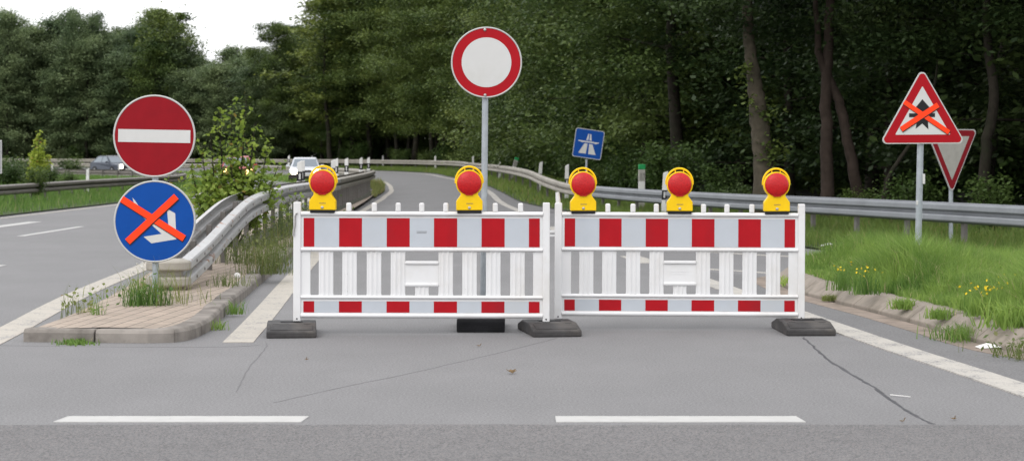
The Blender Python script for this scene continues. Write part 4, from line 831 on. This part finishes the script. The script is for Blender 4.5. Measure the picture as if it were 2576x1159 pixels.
sapling('sapling', (-4.22, 29.8, .1), [(.28, 0, 2.25), (-.12, .05, 2.05), (.05, .1, 2.2), (.62, 0, 1.58), (-.42, .1, 1.55), (.42, -.1, 1.85), (-.25, -.1, 1.75), (.15, .2, 1.9), (-.55, 0, 1.2), (.75, .1, 1.25), (.1, -.2, 1.5), (.35, .15, 1.4)], 27, .080, 'leaf_sap', 'bright green sapling with reddish tips growing inside the double guardrail', 1.5, 2.3, .25, 51, 1100)
sapling('sapling', (X(97, 84), 84, .1), [(0, 0, 2.35), (.2, 0, 1.9), (-.3, 0, 1.5), (.4, .1, 1.3), (-.15, .1, 2.0)], 30, .13, 'leaf_sap', 'young green tree with pale trunk on the left verge before the far wood', 1, 2.3, .42, 52)

# ------------------------------------------------------------------ grass and weeds
def stuff(name, me, label): o = link_mesh(name, me); o['kind'] = 'stuff'; o['label'] = label; return o
p = scatter(*MOUND, 130000); p = p[(p[:, 1] < 26)]; kd = np.min(np.linalg.norm(p[:, None, :2] - kin[None, ::3, :2], axis=2), axis=1); p = p[kd > .02 + .12 * RNG.random(len(p)) ** 2]; cl = .45 + 1.15 * (np.sin(p[:, 0] * 2.1 + 1.3 * np.sin(p[:, 1] * 1.1)) * .5 + .5) * (np.cos(p[:, 1] * 1.7 + p[:, 0]) * .5 + .5) + .15
edge = np.clip((p[:, 2] - .13) / .07, .42, 1)
stuff('grass', blades('grass', p, .37, .0040, 'grass', .85, cl * edge), 'lush tall green grass on the kerbed island at the right')
p = scatter(*NEARV, 42000); p = p[(p[:, 1] > 26)]; stuff('grass', blades('grass', p, .26, .007, 'grass_dull', .6), 'green verge grass below the grey guardrail')
p = scatter(*FARV, 60000); stuff('grass', blades('grass', p, .24, .013, 'grass_dull', .6), 'mown verge grass along the outer side of the ramp')
p = scatter(*LEFTV, 190000); p = p[(np.abs(p[:, 0]) / np.maximum(p[:, 1], 1) < .29) & (p[:, 1] > 30)]; stuff('grass', blades('grass', p, .30, .009, 'grass', .6, .5 + RNG.random(len(p)) * .9), 'rough green grass on the verge left of the slip road')
p = scatter(*MEDV, 12000); stuff('grass', blades('grass', p, .30, .02, 'grass', .6), 'green strip beyond the bend of the slip road')
p = scatter(*NOSEV, 9000); d0 = np.exp(-((p[:, 1] - 80) / 12) ** 2); k = RNG.random(len(p)) < d0 + .06; stuff('grass', blades('grass', p[k], .34, .012, 'leaf_weed', .6), 'grassy nose beside the ramp at the bend of the double guardrail')
def tuft(loc, n, rad, h, wd, mat, label, lean=.6, flowers=None, leafy=0, name='weed_tuft', cat='weeds'):
    b = RNG.normal(size=(n, 3)) * np.array([rad, rad, 0]); g = empty(name, loc); tag(g, label, cat, 'weeds in the kerbs and paving'); link_mesh('blades', blades('blades', b, h, wd, mat, lean), g)['kind'] = 'stuff'
    if leafy: q = RNG.normal(size=(leafy, 3)) * np.array([rad * 1.2, rad * 1.2, h * .22]) + np.array([0, 0, h * .45]); q[:, 2] = np.maximum(q[:, 2], .01); link_mesh('leaves', leaves('leaves', q, .045, mat, .3), g)['kind'] = 'stuff'
    if flowers:
        fm, k, fs_ = flowers; q = RNG.normal(size=(k, 3)) * np.array([rad, rad, h * .10]) + np.array([0, 0, h * .92]); 
        for v in q:
            mb = MB(); c0 = [(math.cos(a) * fs_ * .5 * (1 if i % 2 else .55), math.sin(a) * fs_ * .5 * (1 if i % 2 else .55), .004) for i, a in enumerate(np.linspace(0, 6.283, 11)[:-1])]; mb.add(c0 + [(0, 0, 0)], [(i, (i + 1) % 10, 10) for i in range(10)]); mb.build('flower', fm, g, loc=tuple(v), rot=(R(random.uniform(20, 80)), R(random.uniform(-30, 30)), random.uniform(0, 6)))
    return g
WT = [((X(372, 18.3), 18.2, .1), 230, .10, .30, .0035, 'grass', 'thick grass tuft at the foot of the no-entry sign', .5, 60), ((X(415, 18.5), 18.4, .1), 90, .16, .45, .003, 'leaf_weed', 'dry yellowish weeds right of the no-entry sign pole', .7, 0), ((X(188, 17.4), 17.3, .05), 22, .05, .34, .003, 'leaf_weed', 'tall thin weed at the left edge of the paved island', .35, 20), ((X(222, 17.6), 17.5, .05), 30, .05, .24, .003, 'leaf_weed', 'bushy small weed at the left edge of the paving', .4, 30), ((X(245, 17.2), 17.2, .05), 26, .04, .24, .003, 'grass', 'small green weed right of the bushy one at the paving edge', .4, 20), ((X(320, 19.5), 19.4, .08), 50, .16, .2, .003, 'leaf_weed', 'low weeds left of the guardrail end plate', .6, 40),
      ((X(640, 26), 25.5, .1), 330, .28, .50, .003, 'leaf_weed', 'tall grassy weeds on the paving right of the white guardrail end', .5, 250), ((X(665, 23), 23.2, .1), 300, .16, .44, .003, 'leaf_weed', 'seeding grass clump at the kerb beside the left barrier', .5, 160), ((X(705, 30), 30, .1), 260, .32, .62, .003, 'leaf_weed', 'high weeds climbing below the guardrail left of the first lamp', .5, 500), ((X(745, 34), 34, .1), 160, .30, .70, .004, 'leaf_shrub', 'dark leafy weeds under the guardrail behind the left barrier end', .4, 900), ((X(600, 18.6), 18.3, .02), 70, .05, .15, .004, 'grass', 'green tuft growing from the kerb joint of the paved island', .6, 0), ((X(556, 17.2), 16.9, .0), 60, .045, .11, .004, 'grass', 'small bright tuft at the rounded kerb corner', .8, 0), ((X(195, 15.7), 15.64, .0), 260, .07, .05, .006, 'grass', 'mossy grass strip below the front kerb of the paved island', .8, 0),
      ((X(500, 19), 19, .1), 26, .12, .12, .003, 'leaf_weed', 'sparse small weeds in the middle of the paving', .6, 0), ((X(575, 21), 21, .1), 90, .12, .18, .004, 'leaf_weed', 'thin weeds between guardrail posts and kerb', .6, 0), ((X(2415, 16.1), 15.95, .0), 420, .13, .16, .004, 'grass', 'large bright grass tuft growing over the pale kerb', .8, 0), ((X(2268, 18), 17.9, .10), 260, .05, .12, .005, 'grass', 'small grass tuft between two pale kerb stones', .8, 0), ((X(2362, 16.9), 16.8, .10), 200, .06, .12, .005, 'grass', 'small tuft above the large bright one on the pale kerb', .8, 0), ((X(2080, 20.2), 20.0, .02), 150, .04, .08, .005, 'leaf_weed', 'dry little tuft at the foot of the pale kerb behind the right barrier', .8, 0), ((X(1990, 22.5), 22.3, .03), 260, .09, .12, .006, 'grass', 'tuft at the kerb nose seen through the right barrier', .8, 0), ((X(2600, 14.6), 14.5, .0), 150, .16, .18, .004, 'leaf_weed', 'weedy tangle at the right end of the pale kerb', .9, 120),
      ((X(2590, 15.6), 15.5, .14), 700, .16, .26, .007, 'grass', 'grass hanging over the pale kerb at the right edge', .9, 0), ((X(690, 41), 41, .6), 160, .18, .25, .010, 'grass', 'bright green weeds above the guardrail left of the white car', .6, 300)]
for a in WT: tuft(a[0], a[1], a[2], a[3], a[4], a[5], a[6], a[7], None, a[8])
for px, Y, z, k, lab in ((2122, 19.6, .15, 9, 'small yellow flowers above the pale kerb near the right barrier'), (2178, 18.9, .16, 10, 'few yellow flowers right of the others on the kerb grass'), (2468, 16.2, .17, 16, 'yellow flowers in the tall grass above the large tuft'), (2505, 16.3, .17, 11, 'yellow flowers in the grass near the right photo edge'), (2545, 17.2, .2, 8, 'faint yellow flowers highest in the grass at the right edge')): tuft((X(px, Y), Y, z), 120, .07, .24, .004, 'grass', lab, .5, ('petal', k, .028), 0, 'wildflowers', 'flowers')
tuft((X(372, 20.5), 20.2, .1), 30, .06, .3, .003, 'leaf_weed', 'white flower heads beside the guardrail end plate', .5, ('petal_white', 6, .04), 0, 'wildflowers', 'flowers')
# litter and fallen leaves
def fallen(px, py, s, label, yaw=0, up=.5):
    p = G(px, py, .01); g = empty('fallen_leaf', p, (0, 0, R(yaw))); tag(g, label, 'leaf', 'fallen leaves on the asphalt'); mb = MB()
    out = [(0, -.5), (.22, -.32), (.48, -.38), (.34, -.08), (.55, .12), (.24, .18), (.05, .52), (-.16, .2), (-.5, .2), (-.34, -.06), (-.5, -.36), (-.2, -.3)]
    vs = [(a * s, b * s, up * s * (.55 * abs(a) + .25 * (b + .5) ** 2)) for a, b in out] + [(0, 0, .02 * s)]; mb.add(vs, [(i, (i + 1) % 12, 12) for i in range(12)]); o = mb.build('blade', 'dead_leaf', g); so = o.modifiers.new('t', 'SOLIDIFY'); so.thickness = .002
    mb = MB(); mb.tube([(0, -.5 * s, up * s * .1), (.04 * s, -.9 * s, .02)], .0025, 5); mb.build('stalk', 'dead_leaf', g)
fallen(1286, 936, .066, 'curled brown leaf on the asphalt in front of the black foot', 20, .9); fallen(1203, 869, .03, 'small reddish leaf close to the black foot', 60); fallen(771, 903, .026, 'tiny brown leaf below the left barrier end', 10); fallen(2398, 1052, .03, 'tiny pale leaf near the end of the dark road seam', 10); fallen(2268, 1058, .022, 'tiny leaf beyond the right end of the white dash', 80)
p = G(2492, 874, .012); mb = MB(); mb.add([(-.09, -.05, 0), (.07, -.06, .012), (.10, .05, .004), (-.02, .035, .035), (-.11, .04, .006)], [(0, 1, 3), (1, 2, 3), (0, 3, 4)]); o = mb.build('litter', 'paper', loc=p); tag(o, 'crumpled white paper scrap by the pale kerb at the right', 'litter'); so = o.modifiers.new('t', 'SOLIDIFY'); so.thickness = .003
mb = MB(); mb.lathe([(0, -.035), (.03, -.03), (.038, 0), (.03, .03), (0, .035)], 12); o = mb.build('litter', 'paper', loc=(X(596, 22.3), 22.3, .13)); tag(o, 'round white foam scrap on the paving beside the guardrail', 'litter')
mb = MB(); mb.add([(-.10, -.05, 0), (.09, -.05, .03), (.12, .05, .0), (0, .03, .05), (-.11, .04, .006)], [(0, 1, 3), (1, 2, 3), (0, 3, 4)]); o = mb.build('litter', 'paper', loc=(X(2082, 31.2), 31.2, .06)); tag(o, 'white scrap at the far edge of the side road right of the barrier', 'litter')
mb = MB(); mb.tube([tuple(G(2240, 992, .010)), tuple(G(2290, 997, .014))], .003, 6); o = mb.build('litter', 'paper'); tag(o, 'thin white stick lying on the asphalt by the dark seam', 'litter')
for L_ in PR.values():
    for p_ in L_:
        if 'label' not in p_:
            for c in list(p_.children): bpy.data.objects.remove(c)
            bpy.data.objects.remove(p_)
for i_, p_ in enumerate(SH):
    if i_ not in shu:
        for c in list(p_.children): bpy.data.objects.remove(c)
        bpy.data.objects.remove(p_)
print('trees', NT, 'objects', len(bpy.data.objects))
